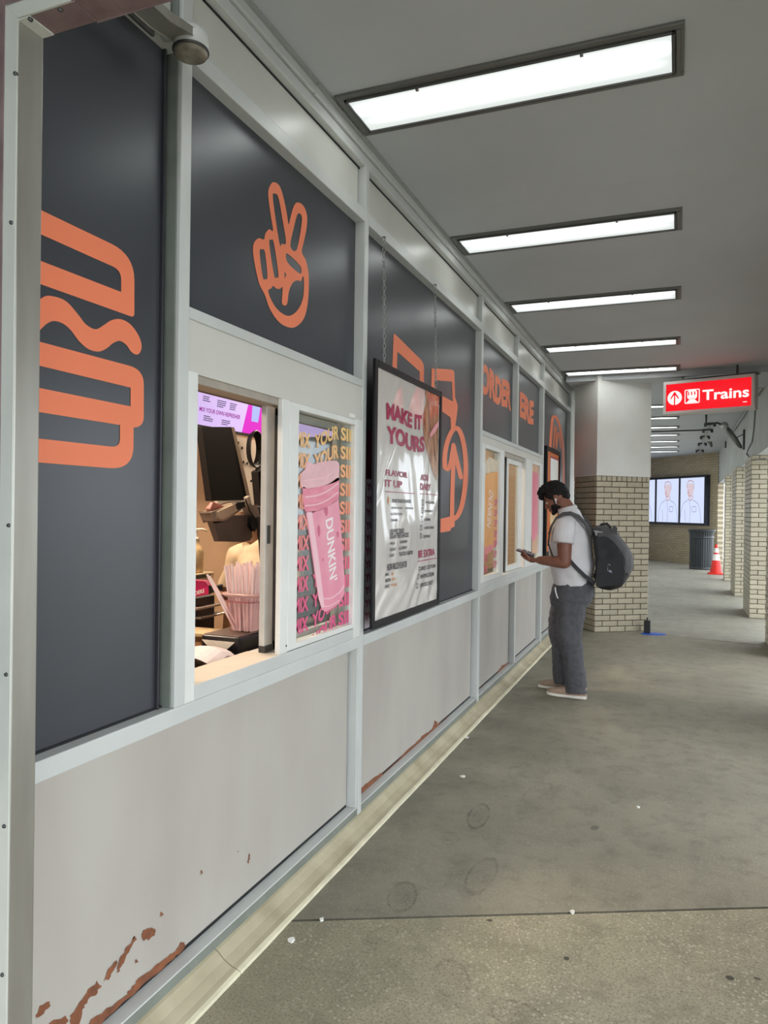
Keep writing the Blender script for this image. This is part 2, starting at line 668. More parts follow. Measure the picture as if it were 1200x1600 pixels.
# ================================================================== CEILING, BEAM
ZC = 3.2
ceiling = thing('ceiling', 'grey painted flat ceiling above the walkway', None, (0, 3, ZC), kind='structure')
bx('ceiling_slab', CEIL, ceiling, -2.0, 2.2, -2.7, 27, ZC, ZC + 0.15, 0)
bx('ceiling_joint_bead', mat('ceiling_bead', (190, 190, 184), 0.7), ceiling, -1.33, 1.0, 3.995, 4.001, ZC - 0.001, ZC + 0.01, 0)
bx('ceiling_beam', CEIL, ceiling, -1.34, 1.04, 9.47, 10.6, 3.125, ZC + 0.02, 0.004)
beam = thing('wall_right', 'grey beam wall carried on the brick pillars', None, (1.2, 8, 2.33), kind='structure')
bx('beam_face', BEAM, beam, 1.03, 1.5, -2.7, 23, 2.335, ZC + 0.05, 0.004)

# ---- fluorescent ceiling fixtures
def lens_mat():
    m = bpy.data.materials.new('lit_diffuser')
    m.use_nodes = True
    nt = m.node_tree
    L = nt.links.new
    b = nt.nodes['Principled BSDF']
    b.inputs['Base Color'].default_value = (0.3, 0.33, 0.32, 1)
    b.inputs['Roughness'].default_value = 0.3
    tc = nt.nodes.new('ShaderNodeTexCoord')
    sp = nt.nodes.new('ShaderNodeSeparateXYZ')
    L(tc.outputs['Object'], sp.inputs[0])

    def mth(op, a, c=None):
        x = nt.nodes.new('ShaderNodeMath')
        x.operation = op
        for k, q in ((0, a), (1, c)):
            if q is None:
                continue
            if isinstance(q, (int, float)):
                x.inputs[k].default_value = q
            else:
                L(q, x.inputs[k])
        return x.outputs[0]
    # glow of the two tubes behind the acrylic
    y = sp.outputs[1]
    t1 = mth('EXPONENT', mth('MULTIPLY', mth('POWER', mth('ADD', y, 0.04), 2.0), -1300.0))
    t2 = mth('EXPONENT', mth('MULTIPLY', mth('POWER', mth('ADD', y, -0.05), 2.0), -1300.0))
    ends = nt.nodes.new('ShaderNodeMapRange')
    ends.inputs[1].default_value, ends.inputs[2].default_value = 0.63, 0.5
    L(mth('ABSOLUTE', sp.outputs[0]), ends.inputs[0])
    g_ = mth('MULTIPLY', mth('ADD', t1, mth('MULTIPLY', t2, 0.05)), ends.outputs[0])
    st = mth('MULTIPLY', mth('ADD', mth('MULTIPLY', g_, 0.9), 0.042), LENS_STRENGTH)
    b.inputs['Emission Color'].default_value = (0.94, 1.0, 0.98, 1)
    L(st, b.inputs['Emission Strength'])
    return m


LENS = lens_mat()
LFRAME = mat('grey_fixture_frame', (112, 112, 108), 0.45, 0.3, var=0.1, vscale=6)


def fixture(y, k, label, group):
    t = thing('ceiling_light', label, 'ceiling light', (-0.675, y, ZC), group)
    x0, x1, y0, y1 = -1.312, -0.035, y - 0.135, y + 0.135
    fr = MB()
    w = 0.032
    for a in ((x0 - w, x1 + w, y0 - w, y0), (x0 - w, x1 + w, y1, y1 + w), (x0 - w, x0, y0, y1), (x1, x1 + w, y0, y1)):
        fr.box(a[0], a[1], a[2], a[3], ZC - 0.012, ZC + 0.01)
    fr.build('frame', LFRAME, t, bevel=0.003)
    fr = MB()
    w = 0.012
    for a in ((x0, x1, y0, y0 + w), (x0, x1, y1 - w, y1), (x0, x0 + w, y0, y1), (x1 - w, x1, y0, y1)):
        fr.box(a[0], a[1], a[2], a[3], ZC - 0.02, ZC - 0.004)
    fr.build('inner_rim', mat('dark_fixture_rim', (84, 84, 82), 0.4, 0.4), t, bevel=0.002)
    MB().box(x0 + w, x1 - w, y0 + w, y1 - w, ZC - 0.013, ZC - 0.002).build('diffuser', LENS, t)
    for q in (-0.32, 0.32):
        MB().box(-0.675 + q - 0.006, -0.675 + q + 0.006, y0 + 0.008, y0 + 0.02, ZC - 0.026, ZC - 0.012).build('clip', CHROME, t)
    bx('hinge_rail', LFRAME, t, x1 + 0.004, x1 + 0.018, y0, y1, ZC - 0.017, ZC - 0.01, 0.002)


near_y = [-0.4, 1.25, 2.905, 4.58, 6.12, 7.82, 9.27]
nm = ['first', 'second', 'third', 'fourth', 'fifth']
for i, y in enumerate(near_y):
    if i < 2:
        fixture(y, i, 'long fluorescent ceiling light %s the steel gate portal' % ('before', 'straight above')[i], 'ceiling lights at the gate portal')
    else:
        ex = ['nearest and largest, above the peace hand panel', 'second from the front, above the framed menu poster', 'third from the front, above the far end of the framed poster', 'fourth from the front, above the far service window', 'fifth, a thin strip just before the brick column'][i - 2]
        fixture(y, i, 'lit fluorescent ceiling light, ' + ex, 'ceiling lights before the column')
for i in range(7):
    fixture(12.57 + 1.56 * i, 20 + i, 'thin bright ceiling light strip beyond the brick column, %s of seven counted away from it' % ['first', 'second', 'third', 'fourth', 'fifth', 'sixth', 'last'][i], 'ceiling lights beyond the column')

# ================================================================== STOREFRONT WALL (left)
wall = thing('wall_left', 'aluminium framed shop front with charcoal panels and off white kick panels', None, (XF, 3, 0), kind='structure')
Z_RB, Z_RT = 0.052, 0.097        # bottom rail
Z_LB, Z_LT = 0.846, 0.898        # sill ledge rail
Z_HB, Z_HT = 2.068, 2.103        # rail over the windows
Z_TB, Z_TT = 2.840, 2.897        # transom
Z_UB, Z_UT = 3.100, 3.147        # top rail
posts = [(-2.66, -2.61), (-0.43, -0.38), (1.797, 1.847), (3.164, 3.21), (5.37, 5.43), (6.70, 6.757), (8.08, 8.155), (10.25, 10.33)]
for i, (a, b) in enumerate(posts):
    if i == 2:
        bx('post', ALU, wall, XP - 0.02, XF, a, b, Z_LT, Z_UB, 0.003)
        bx('post_groove', ALU_D, wall, XP - 0.02, XF - 0.012, a - 0.006, a, Z_LT, Z_UB, 0.001)
    elif i == 5:
        bx('post', ALU, wall, XP - 0.02, XF, a, b, Z_HT, Z_UT, 0.003)
        bx('post', ALU, wall, XP - 0.02, XF, a, b, Z_RT, Z_LB, 0.003)
    else:
        bx('post', ALU, wall, XP - 0.02, XF, a, b, Z_RB, Z_UT, 0.003)
bays = [(posts[i][1], posts[i + 1][0]) for i in range(len(posts) - 1)]


def rails(y0, y1, z0, z1, m=ALU, nm='rail', xb=XP - 0.02):
    return bx(nm, m, wall, xb, XF, y0, y1, z0, z1, 0.003)


for i, (a, b) in enumerate(bays):
    a2, b2 = (a, b)
    rails(a2 - (0.05 if i == 2 else 0), b2, Z_TB, Z_TT, nm='transom_rail')
    rails(a2 - (0.05 if i == 2 else 0), b2, Z_UB, Z_UT, nm='top_rail')
    # little upper panels
    bx('transom_panel', TRANS_P, wall, -1.445, -1.415, a + 0.004, b - 0.012, Z_TT, Z_UB, 0.001)
    bx('gap_strip', GAPM, wall, -1.46, -1.425, b - 0.03, b, Z_TT, Z_UB, 0)
    bx('gap_strip', GAPM, wall, -1.46, -1.412, a, b, Z_UB - 0.008, Z_UB + 0.001, 0)  # black strip paints the shade in the gap under the top rail
# bottom rail in lengths, white top lip and grey face
for a, b in ((-2.61, 3.137), (3.139, 5.4), (5.402, 8.12), (8.122, 10.33)):
    bx('bottom_rail', ALU_D, wall, -1.45, XF - 0.001, a, b, Z_RB - 0.05, Z_RT - 0.006, 0.002)
for a, b in ((-2.61, 3.164), (3.21, 5.37), (5.43, 6.70), (6.757, 8.08), (8.155, 10.25)):
    bx('bottom_rail_cap', ALU, wall, -1.45, XF, a, b, Z_RT - 0.006, Z_RT, 0.001)
# sill ledge
for a, b in ((-2.61, 3.164), (3.21, 5.37), (5.43, 8.08), (8.155, 10.25)):
    rails(a, b, Z_LB, Z_LT, nm='sill_rail')
# kick panels
kick = []
for a, b, gap in ((-2.6, 3.138, 0.028), (3.21, 5.345, 0.03), (5.43, 6.665, 0.035), (6.757, 8.05, 0.02), (8.155, 10.235, 0.02)):
    k = bx('kick_panel', WHITE_P, wall, -1.446, XP, a, b, Z_RT + 0.014, Z_LB, 0.0015)
    kick.append(k)
    bx('gap_strip', GAPM, wall, -1.47, -1.432, b, b + gap + 0.03, Z_RT, Z_LB, 0)
    bx('gap_strip', GAPM, wall, -1.47, -1.428, a, b, Z_RT, Z_RT + 0.014, 0)
bx('post', ALU, wall, -1.446, -1.385, 3.148, 3.166, Z_RT, Z_LB, 0.001)
# charcoal panels
dark = {}
for i, z0 in ((0, Z_LT), (1, Z_LT), (2, Z_HT), (3, Z_LT), (4, Z_HT), (5, Z_HT), (6, Z_LT)):
    a, b = bays[i]
    dark[i] = bx('charcoal_panel', CHAR, wall, -1.445, XP, a + 0.001, b - 0.012, z0, Z_TB, 0.001)
    bx('gap_strip', GAPM, wall, -1.47, -1.43, b - 0.03, b, z0, Z_TB, 0)
    bx('gap_strip', GAPM, wall, -1.46, XP + 0.004, a, b - 0.006, z0, z0 + 0.006, 0)
bx('panel_bead', mat('charcoal_bead', (48, 49, 54), 0.3), wall, XP, XP + 0.012, bays[1][1] - 0.034, bays[1][1] - 0.026, Z_LT, Z_TB, 0.002)
# core behind the panels, leaving the two window openings
core = MB()
core.box(-1.52, -1.45, -2.66, 10.33, 0, Z_LT)
core.box(-1.52, -1.45, -2.66, 10.33, Z_HB, ZC + 0.03)
for a, b in ((-2.66, 1.847), (3.164, 5.43), (8.08, 10.33)):
    core.box(-1.52, -1.45, a, b, Z_LT, Z_HB)
core.build('wall_core', mat('wall_core_grey', (60, 58, 56), 0.8), wall)
# crown strip up to the ceiling, in lengths
for a, b in ((-2.6, 2.62), (2.624, 6.3), (6.304, 10.33)):
    bx('crown_strip', ALU, wall, -1.45, -1.368, a, b, Z_UT + 0.004, ZC + 0.001, 0.003)
    bx('crown_bead', mat('crown_bead', (150, 152, 148), 0.4), wall, -1.42, -1.352, a, b, ZC - 0.014, ZC + 0.001, 0.003)
bx('gap_strip', GAPM, wall, -1.45, -1.385, -2.6, 10.33, Z_UT, Z_UT + 0.005, 0)
# wall beyond the column
bx('plain_wall', PLASTER, wall, -1.9, -1.5, 10.33, 27, 0, ZC + 0.03, 0)
bx('plain_wall', PLASTER, wall, -1.9, -1.385, 10.33, 10.6, 0, ZC + 0.03, 0)

# ---- graphics on the charcoal panels (vinyl, flat)
XV = XP + 0.0012


def vinyl(name, parent, m, loops, x=XV, layer=0):
    mb = MB()
    for k, l in enumerate(loops):
        outer, holes = (l, []) if not isinstance(l, dict) else (l['o'], l['h'])
        xx = x + layer + 0.00015 * k
        mb.poly([on_x(outer, xx)] + [on_x(h, xx) for h in holes])
    o = mb.build(name, m, parent)
    return o


c0 = lambda pts: crop(0, 300, 3.2, pts)
A = fillet([(100, 40), (672, 314, 130), (672, 628, 22), (100, 424), (100, 304), (606, 500), (606, 391, 48), (100, 165)])
B = smooth_loop([(212, 528), (262, 521), (330, 546), (390, 612), (430, 662), (478, 686), (520, 665), (558, 641), (603, 636), (650, 660), (690, 712), (708, 765), (700, 802), (680, 813), (655, 797), (632, 765), (600, 745), (565, 756), (530, 784), (490, 798), (440, 784), (395, 745), (355, 692), (315, 658), (270, 645), (235, 658), (205, 685), (120, 760), (100, 680), (130, 600)])
Cc = fillet([(100, 722), (719, 888, 75), (719, 1178, 55), (668, 1178), (667, 1390, 120), (100, 1345), (100, 1222), (600, 1278, 45), (600, 1165), (100, 1085), (100, 960), (653, 1072), (653, 978), (100, 845)])
vinyl('orange_lettering', dark[1], ORANGE, [c0(A), c0(B), c0(Cc)])
ch = lambda pts: crop(240, 200, 3.3333, pts)
hand_o = smooth_loop([(597, 345), (606, 300), (626, 282), (655, 300), (676, 360), (693, 440), (703, 500), (712, 470), (727, 415), (746, 388), (778, 402), (799, 455), (797, 520), (783, 590), (772, 645), (793, 690), (806, 750), (809, 820), (803, 910), (786, 985), (752, 1028), (712, 1040), (655, 1012), (607, 945), (580, 870), (552, 815), (532, 735), (518, 650), (522, 600), (547, 574), (574, 580), (582, 550), (602, 527), (622, 533), (608, 440)], 4)
holes = [
    [(621, 366), (632, 343), (650, 362), (672, 480), (690, 596), (668, 602), (655, 600)],
    [(747, 455), (759, 444), (771, 458), (771, 500), (745, 635), (712, 615), (730, 520)],
    [(602, 600), (612, 583), (626, 597), (650, 762), (640, 778), (627, 766)],
    [(552, 646), (565, 632), (580, 646), (593, 772), (581, 787), (568, 775)],
    [(689, 662), (702, 657), (763, 718), (769, 752), (755, 755), (700, 704)],
    [(681, 747), (692, 762), (682, 786)],
]
palm = smooth_loop([(597, 848), (612, 836), (622, 822), (640, 836), (658, 838), (672, 830), (668, 900), (674, 921), (690, 923), (698, 905), (705, 850), (725, 806), (750, 793), (768, 797), (776, 772), (783, 790), (781, 870), (762, 930), (730, 968), (695, 978), (650, 950), (615, 900)], 3)
vinyl('orange_peace_hand', dark[2], ORANGE, [{'o': ch(hand_o), 'h': [ch(h if len(h) < 5 else smooth_loop(h, 3)) for h in holes] + [ch(palm)]}])
c3 = lambda pts: crop(540, 420, 2.758, pts)
c3b = lambda pts: crop(500, 480, 5.3333, pts)
vinyl('orange_cup_drawing', dark[3], ORANGE, [
    c3b(fillet([(585, 1000), (614, 213, 22), (866, 462, 45), (866, 1000), (832, 1000), (830, 535), (645, 370), (628, 1000)])),
    {'o': c3(fillet([(366, 760), (371, 428, 8), (468, 435, 14), (472, 555), (484, 590, 14), (478, 640, 10), (470, 700), (455, 700), (452, 640), (395, 600)])), 'h': [c3([(384, 480), (458, 486), (462, 572), (384, 530)])]},
    c3(stroke([(428, 855), (427, 810), (436, 755), (452, 712), (470, 688), (488, 694), (503, 730), (514, 790), (518, 860), (514, 940), (502, 1015), (482, 1065), (455, 1085)], 20)),
    c3(stroke([(428, 852), (440, 864), (452, 838), (460, 790), (464, 765)], 18)), c3(stroke([(464, 760), (480, 830), (497, 898)], 19)),
    c3(stroke([(468, 770), (462, 900), (458, 1090)], 18)),
    c3([(380, 1085), (470, 1062), (470, 1110), (455, 1118), (450, 1130), (380, 1142)]),
])
c6 = lambda pts: crop(840, 630, 6.667, pts)
vinyl('orange_cup_drawing', dark[6], ORANGE, [
    c6(stroke([(128, 520), (140, 330), (150, 200), (160, 150), (176, 138), (198, 155), (225, 220), (250, 340), (265, 470), (270, 640), (272, 900)], 26)),
    c6(stroke([(168, 460), (180, 250), (194, 262), (192, 440)], 13)), c6(stroke([(194, 470), (212, 320), (226, 330), (240, 470)], 14))])
# ORDER HERE: one line of lettering split by the post
zt = M(755, 570.3, 0, XV).z
zb = M(755, 615, 0, XV).z
mb = MB()
yl, yr = M(751, 600, 0, XV).y, M(798.6, 640, 0, XV).y
text_x(mb, 'ORDER', yl, yr, zb - 0.012, zt + 0.012, XV, 0.055, lambda y, z: (y, z + 0.012 * math.sin(y * 9)))
mb.build('orange_lettering', ORANGE, dark[4])
mb = MB()
text_x(mb, 'ERE', M(812.2, 630, 0, XV).y, M(833.8, 640, 0, XV).y, zb - 0.012, zt + 0.012, XV, 0.055, lambda y, z: (y, z + 0.012 * math.sin(y * 9)))
mb.build('orange_lettering', ORANGE, dark[5])
# scuffs of bare primer on the kick panels
ck = lambda pts: crop(0, 1200, 2.4, pts)
cm = lambda pts: crop(500, 950, 3.3333, pts)


def ragged(pts, amp, n=4, seed=0):
    out = []
    k = len(pts)
    for i in range(k):
        a, b = Vector(pts[i]), Vector(pts[(i + 1) % k])
        for j in range(n):
            p = a.lerp(b, j / n)
            out.append((p.x + noise.noise(Vector((p.x * 0.13, p.y * 0.13, seed))) * amp, p.y + noise.noise(Vector((p.x * 0.13, p.y * 0.13, seed + 9))) * amp))
    return out


chips0 = [[(130, 935), (150, 895), (185, 875), (190, 890), (165, 920), (140, 940)],
          [(265, 975), (265, 925), (300, 880), (330, 830), (365, 800), (382, 820), (360, 850), (330, 870), (310, 905), (295, 975)],
          [(180, 965), (200, 945), (250, 935), (258, 950), (235, 972)],
          [(320, 985), (340, 945), (420, 890), (470, 855), (490, 830), (520, 790), (560, 760), (600, 730), (640, 700), (665, 680), (675, 655), (695, 650), (690, 680), (650, 715), (600, 762), (540, 806), (480, 862), (400, 940), (355, 985)],
          [(530, 640), (535, 610), (555, 600), (580, 605), (583, 625), (560, 645), (540, 645)],
          [(440, 765), (445, 730), (470, 680), (505, 630), (510, 640), (480, 690), (460, 740)],
          [(390, 800), (400, 770), (435, 720), (440, 730), (420, 770), (405, 795)],
          [(600, 555), (605, 540), (611, 548), (606, 557)], [(503, 725), (512, 716), (518, 726), (510, 734)], [(930, 355), (934, 320), (938, 322), (935, 357)], [(894, 310), (897, 318), (895, 320)], [(752, 400), (756, 384), (759, 396)]]
vinyl('bare_patch', kick[0], RUST, [ck(ragged(c, 9, 4, i)) for i, c in enumerate(chips0)], XP + 0.001)
vinyl('bare_patch', kick[1], RUST, [cm(ragged([(215, 975), (215, 940), (250, 905), (320, 855), (330, 862), (400, 800), (460, 735), (520, 680), (580, 635), (600, 590), (612, 588), (610, 610), (650, 580), (700, 545), (740, 520), (700, 560), (600, 645), (500, 735), (400, 820), (300, 905), (240, 955)], 9, 4, 3))], XP + 0.001)
vinyl('bare_patch', kick[2], RUST, [cm(ragged([(835, 425), (840, 412), (880, 385), (930, 330), (945, 300), (980, 285), (985, 295), (940, 345), (890, 395)], 8, 4, 5))], XP + 0.001)

# ---- cream cove base along the foot of the wall
cove = thing('baseboard_left', 'cream cove base strip along the foot of the shop front', None, (-1.33, 3, 0), kind='structure')
for k, (a, b) in enumerate(((-2.6, 2.02), (2.024, 5.9), (5.904, 10.2))):
    prof = [(-1.385, 0.0), (-1.385, 0.06), (-1.372, 0.055), (-1.345, 0.032), (-1.315, 0.017), (-1.296, 0.013), (-1.296, 0.0)]
    n = 24
    rings = []
    for i in range(n + 1):
        y = a + (b - a) * i / n
        w = 0.004 * noise.noise(Vector((y * 3, 0, 0)))
        rings.append([(x + w, y, z + (w if 0 < j < 4 else 0)) for j, (x, z) in enumerate(prof)])
    MB().loft(rings).build('cove_strip', CREAM, cove)
    rings = [[(-1.298, a + (b - a) * i / n, 0.0), (-1.298, a + (b - a) * i / n, 0.0135), (-1.284 + 0.003 * noise.noise(Vector((i * 1.3, 5, k))), a + (b - a) * i / n, 0.009), (-1.281 + 0.003 * noise.noise(Vector((i * 1.3, 5, k))), a + (b - a) * i / n, 0.0)] for i in range(n + 1)]
    MB().loft(rings).build('cove_lip', CREAM_L, cove)
# ================================================================== STEEL GATE PORTAL (door_1)
door = thing('door_1', 'steel gate portal with pale angle trim and mauve painted header, near the camera', None, (-1.3, 1.13, 0), kind='structure')
PX_, PY0, PY1, PZ = -1.25, 1.10, 1.168, 2.478
sw = 0.032
bx('gate_jamb', STEEL, door, -1.37, PX_, PY0 + 0.004, PY1, 0.0, PZ, 0.003)
MB().slab([(PX_ - sw, PY0, 0), (PX_, PY0, 0), (PX_, PY0, PZ), (PX_ - sw, PY0, PZ + sw)], (0, 0.0045, 0)).build('angle_trim', STEEL_L, door, bevel=0.001)
MB().slab([(PX_, PY0, PZ), (-1.105, PY0, PZ), (-1.105, PY0, PZ + sw), (PX_ - sw, PY0, PZ + sw)], (0, 0.0045, 0)).build('angle_trim', STEEL_L, door, bevel=0.001)
MB().slab([(-1.105, PY0, PZ), (1.06, PY0, PZ), (1.06, PY0, PZ + 0.3), (-1.37, PY0, PZ + 0.3), (-1.37, PY0, PZ + sw), (-1.105, PY0, PZ + sw)], (0, PY1 - PY0, 0)).build('gate_header', MAUVE, door, bevel=0.003)
bx('gate_header', MAUVE, door, -1.37, -1.105, PY0 + 0.0045, PY1, PZ, PZ + 0.3, 0.002)
bx('angle_leg', STEEL_L, door, PX_ - 0.005, PX_ + 0.03, PY0 + 0.004, PY1 - 0.002, PZ - 0.003, PZ + 0.001, 0.0005)
bx('side_plate', MAUVE, door, -1.385, PX_ - sw, PY0 - 0.002, PY0 + 0.01, 0, PZ + 0.1, 0.001)
bx('gate_jamb', STEEL, door, 1.0, 1.1, PY0, PY1, 0, PZ, 0.003)
for (px, py) in ((24, 115), (18, 348), (14, 821), (10, 1054), (7, 1291), (4, 1523), (47, 30), (94, 15)):
    p = M(px, py, 1, PY0)
    MB().lathe((p.x, PY0, p.z), [(0.0001, -0.0035), (0.0035, -0.003), (0.0045, 0.0), (0.0045, 0.004)], 10, axis=(0, 1, 0)).build('rivet', GUNM, door, smooth=True)

# ================================================================== DOME CAMERA ON ITS ARM
dc = thing('dome_camera', 'grey dome camera on a flat metal arm above the first post', 'camera', (-1.29, 1.72, 2.74))
MB().slab([(-1.335, PY1, 2.775), (-1.275, PY1, 2.775), (-1.268, 1.60, 2.785), (-1.262, 1.70, 2.80), (-1.33, 1.70, 2.80), (-1.335, 1.60, 2.785)], (0, 0, 0.022)).build('arm', STEEL, dc, bevel=0.003)
bx('arm_side', GUNM, dc, -1.345, -1.335, PY1, 1.62, 2.77, 2.812, 0.002)
MB().lathe((-1.296, 1.725, 2.84), [(0.03, 0.0), (0.046, -0.004), (0.05, -0.02), (0.05, -0.055), (0.046, -0.058)], 28).build('housing', ALU, dc, smooth=True)
MB().lathe((-1.296, 1.725, 2.782), [(0.047, 0.0), (0.0465, -0.006), (0.043, -0.013), (0.036, -0.016), (0.0005, -0.018)], 28).build('lens_cap', mat('dusty_lens', (150, 142, 126), 0.35, rgb2=(96, 88, 76), vscale=30), dc, smooth=True)
MB().lathe((-1.296, 1.725, 2.786), [(0.0505, 0.0), (0.0515, -0.003), (0.0505, -0.006)], 28).build('ring', GUNM, dc, smooth=True)
MB().tube([(-1.30, 1.725, 2.84), (-1.36, 1.725, 2.85), (-1.39, 1.725, 2.85)], 0.02, 10).build('bracket', ALU, dc, smooth=True)

# ================================================================== WINDOW 1 (order hatch)
TAN = mat('tan_track', (176, 166, 154), 0.4, 0.2, var=0.1, vscale=10)
GLASS = glass('clear_glass')
w1 = thing('window_1', 'order hatch with open left half and printed film on the right pane', None, (XF, 2.5, Z_LT), kind='structure')
bx('head_panel', HEAD_P, w1, -1.44, -1.387, 1.847, 3.164, 1.907, Z_HB, 0.001)
bx('head_rail', ALU, w1, -1.45, XF, 1.847, 3.164, Z_HB, Z_HT, 0.003)
bx('jamb', ALU_W, w1, -1.50, -1.382, 1.847, 1.897, Z_LT, 1.91, 0.002)
bx('jamb', ALU_W, w1, -1.50, -1.382, 3.092, 3.164, Z_LT, 1.91, 0.002)
bx('sill_front', ALU, w1, -1.42, -1.381, 1.897, 3.092, Z_LT, 0.945, 0.002)
bx('sill_board', mat('sill_board', (222, 212, 196), 0.4, var=0.06, vscale=6), w1, -1.53, -1.383, 1.897, 2.43, 0.925, 0.946, 0.002)
bx('sill_board', ALU_W, w1, -1.53, -1.41, 2.43, 3.092, 0.90, 0.944, 0.002)
bx('mullion', ALU_W, w1, -1.403, -1.381, 2.418, 2.475, 0.945, 1.907, 0.003)
MB().lathe((-1.3805, 2.466, 0.972), [(0.0001, 0.002), (0.004, 0.0015), (0.0045, 0)], 8, axis=(1, 0, 0)).build('screw', GUNM, w1)
bx('track', TAN, w1, -1.475, -1.40, 1.897, 2.43, 1.882, 1.908, 0.002)
bx('track', mat('track_dark', (70, 64, 58), 0.5), w1, -1.51, -1.478, 1.897, 3.09, 1.885, 1.91, 0.001)
fx = [(2.475, 2.545, 0.948, 1.905), (3.085, 3.118, 0.948, 1.905)]
for a in fx:
    bx('pane_stile', ALU_W, w1, -1.425, -1.379, a[0], a[1], a[2], a[3], 0.003)
bx('pane_rail', ALU_W, w1, -1.425, -1.379, 2.545, 3.085, 0.948, 0.97, 0.003)
bx('pane_rail', ALU_W, w1, -1.425, -1.379, 2.545, 3.085, 1.88, 1.905, 0.003)
bx('sticker', WHITE, w1, -1.388, -1.3862, 3.03, 3.09, 1.914, 1.93, 0)
pane = MB().box(-1.407, -1.403, 2.545, 3.085, 0.97, 1.88).build('glass_pane', GLASS, w1)
# sliding sash parked behind the fixed pane
yA, yB = M(415, 800, 0, -1.452).y, M(428, 800, 0, -1.452).y
for a in ((yA, yB, 0.946, 1.885), (3.04, 3.08, 0.946, 1.885), (yB, 3.04, 0.946, 0.985), (yB, 3.04, 1.85, 1.885)):
    bx('sash_rail', mat('sash_grey', (196, 192, 186), 0.4, var=0.08, vscale=12), w1, -1.476, -1.452, a[0], a[1], a[2], a[3], 0.003)
bx('sash_seal', BLACK, w1, -1.472, -1.452, yB, yB + 0.022, 0.946, 1.885, 0.001)
bx('sash_latch', GUNM, w1, -1.452, -1.446, yA + .012, yA + .028, 1.36, 1.43, 0.001)
bx('sash_foot', GUNM, w1, -1.475, -1.448, yA - .002, yB, 0.946, 0.972, 0.001)
# printed film
XG = -1.4022
FILM = zgrad('film_ink_gradient', [(0.0, (214, 70, 128)), (0.3, (228, 98, 130)), (0.55, (238, 142, 118)), (0.8, (240, 176, 118)), (1.0, (236, 200, 122))], 0.99, 1.87)


def rise(y, z):
    t = min(max((y - 2.70) / 0.25, 0), 1)
    return (y, z + 0.06 * t * t * (3 - 2 * t))


mb = MB()
dz = 0.0735
fyA, fyB, fyC, fyD, fyE = (M(v, 800, 0, XG).y for v in (460.5, 484, 490, 528, 531))
dz = 0.083
for k in range(11):
    z0 = 1.742 - k * dz
    h = 0.06
    if k < 10:
        text_x(mb, 'MIX', fyA, fyB, z0, z0 + h, XG, 0.035, rise)
    text_x(mb, 'YOUR', fyC, fyD, z0, z0 + h, XG, 0.035, rise)
    text_x(mb, 'SIP', fyE, 3.125, z0, z0 + h, XG, 0.035, rise)
mb.build('film_lettering', FILM, w1)
cw = lambda pts: crop(440, 640, 4.323, pts)
vinyl('cup_print_lid', w1, mat('print_lid_pink', (238, 186, 192), 0.45, var=0.06, vscale=20), [cw(smooth_loop([(127, 470), (132, 432), (158, 402), (168, 362), (190, 352), (214, 368), (250, 358), (330, 345), (386, 360), (388, 440), (380, 482), (260, 520), (150, 532), (132, 512)], 4))], XG, 0.0006)
vinyl('cup_print_rim', w1, mat('print_rim_pink', (224, 118, 142), 0.45, rgb2=(236, 150, 168), vscale=8, stretch=(1, 1, 4)), [cw(smooth_loop([(142, 532), (180, 534), (260, 520), (330, 495), (386, 458), (388, 540), (382, 602), (320, 650), (240, 684), (162, 694)], 4))], XG, 0.0006)
vinyl('cup_print_body', w1, mat('print_body_pink', (236, 158, 176), 0.45, rgb2=(228, 136, 160), vscale=7), [cw([(162, 692), (240, 684), (320, 650), (384, 602), (396, 720), (412, 950), (426, 1150), (424, 1245), (392, 1308), (345, 1340), (300, 1366), (272, 1352), (250, 1280), (225, 1120), (200, 950)])], XG, 0.0006)
vinyl('cup_print_highlight', w1, mat('print_highlight', (243, 192, 202), 0.45), [cw([(170, 692), (205, 690), (250, 1000), (290, 1330), (272, 1345), (250, 1270), (215, 1000)]), cw(stroke([(275, 1275), (330, 1275), (390, 1235), (420, 1190)], 9)), cw(stroke([(288, 1330), (330, 1325), (385, 1290)], 7)), cw(stroke([(165, 590), (240, 580), (310, 550), (380, 500)], 10)), cw(stroke([(162, 650), (240, 640), (310, 610), (380, 560)], 9)), cw(stroke([(150, 480), (230, 470), (300, 455), (360, 410)], 8))], XG, 0.0011)
vinyl('cup_print_swirl', w1, mat('print_swirl', (206, 96, 128), 0.45), [cw(smooth_loop([(240, 800), (255, 780), (262, 830), (250, 860)], 4)), cw(smooth_loop([(285, 670), (310, 660), (312, 700), (300, 720)], 4)), cw(smooth_loop([(370, 830), (384, 826), (386, 860), (376, 862)], 4)), cw(smooth_loop([(274, 1010), (282, 1004), (284, 1020), (276, 1024)], 3))], XG, 0.0011)
mb = MB()


def vert_text(mb, s, a, b, wid, x, bold):
    """lettering that runs down from photo point a to b, letter tops to the right"""
    A_, B_ = M(a[0], a[1], 0, x), M(b[0], b[1], 0, x)
    d = B_ - A_
    up = Vector((0, -d.z, d.y)).normalized() * wid
    put_text(mb, s, lambda u, v: A_ + d * u + up * (v - 0.5), bold)


p = cw([(322, 735), (352, 1160)])
vert_text(mb, "DUNKIN'", p[0], p[1], 0.075, XG + 0.0016, 0.02)
mb.build('cup_print_lettering', mat('print_white', (246, 232, 232), 0.45), w1)

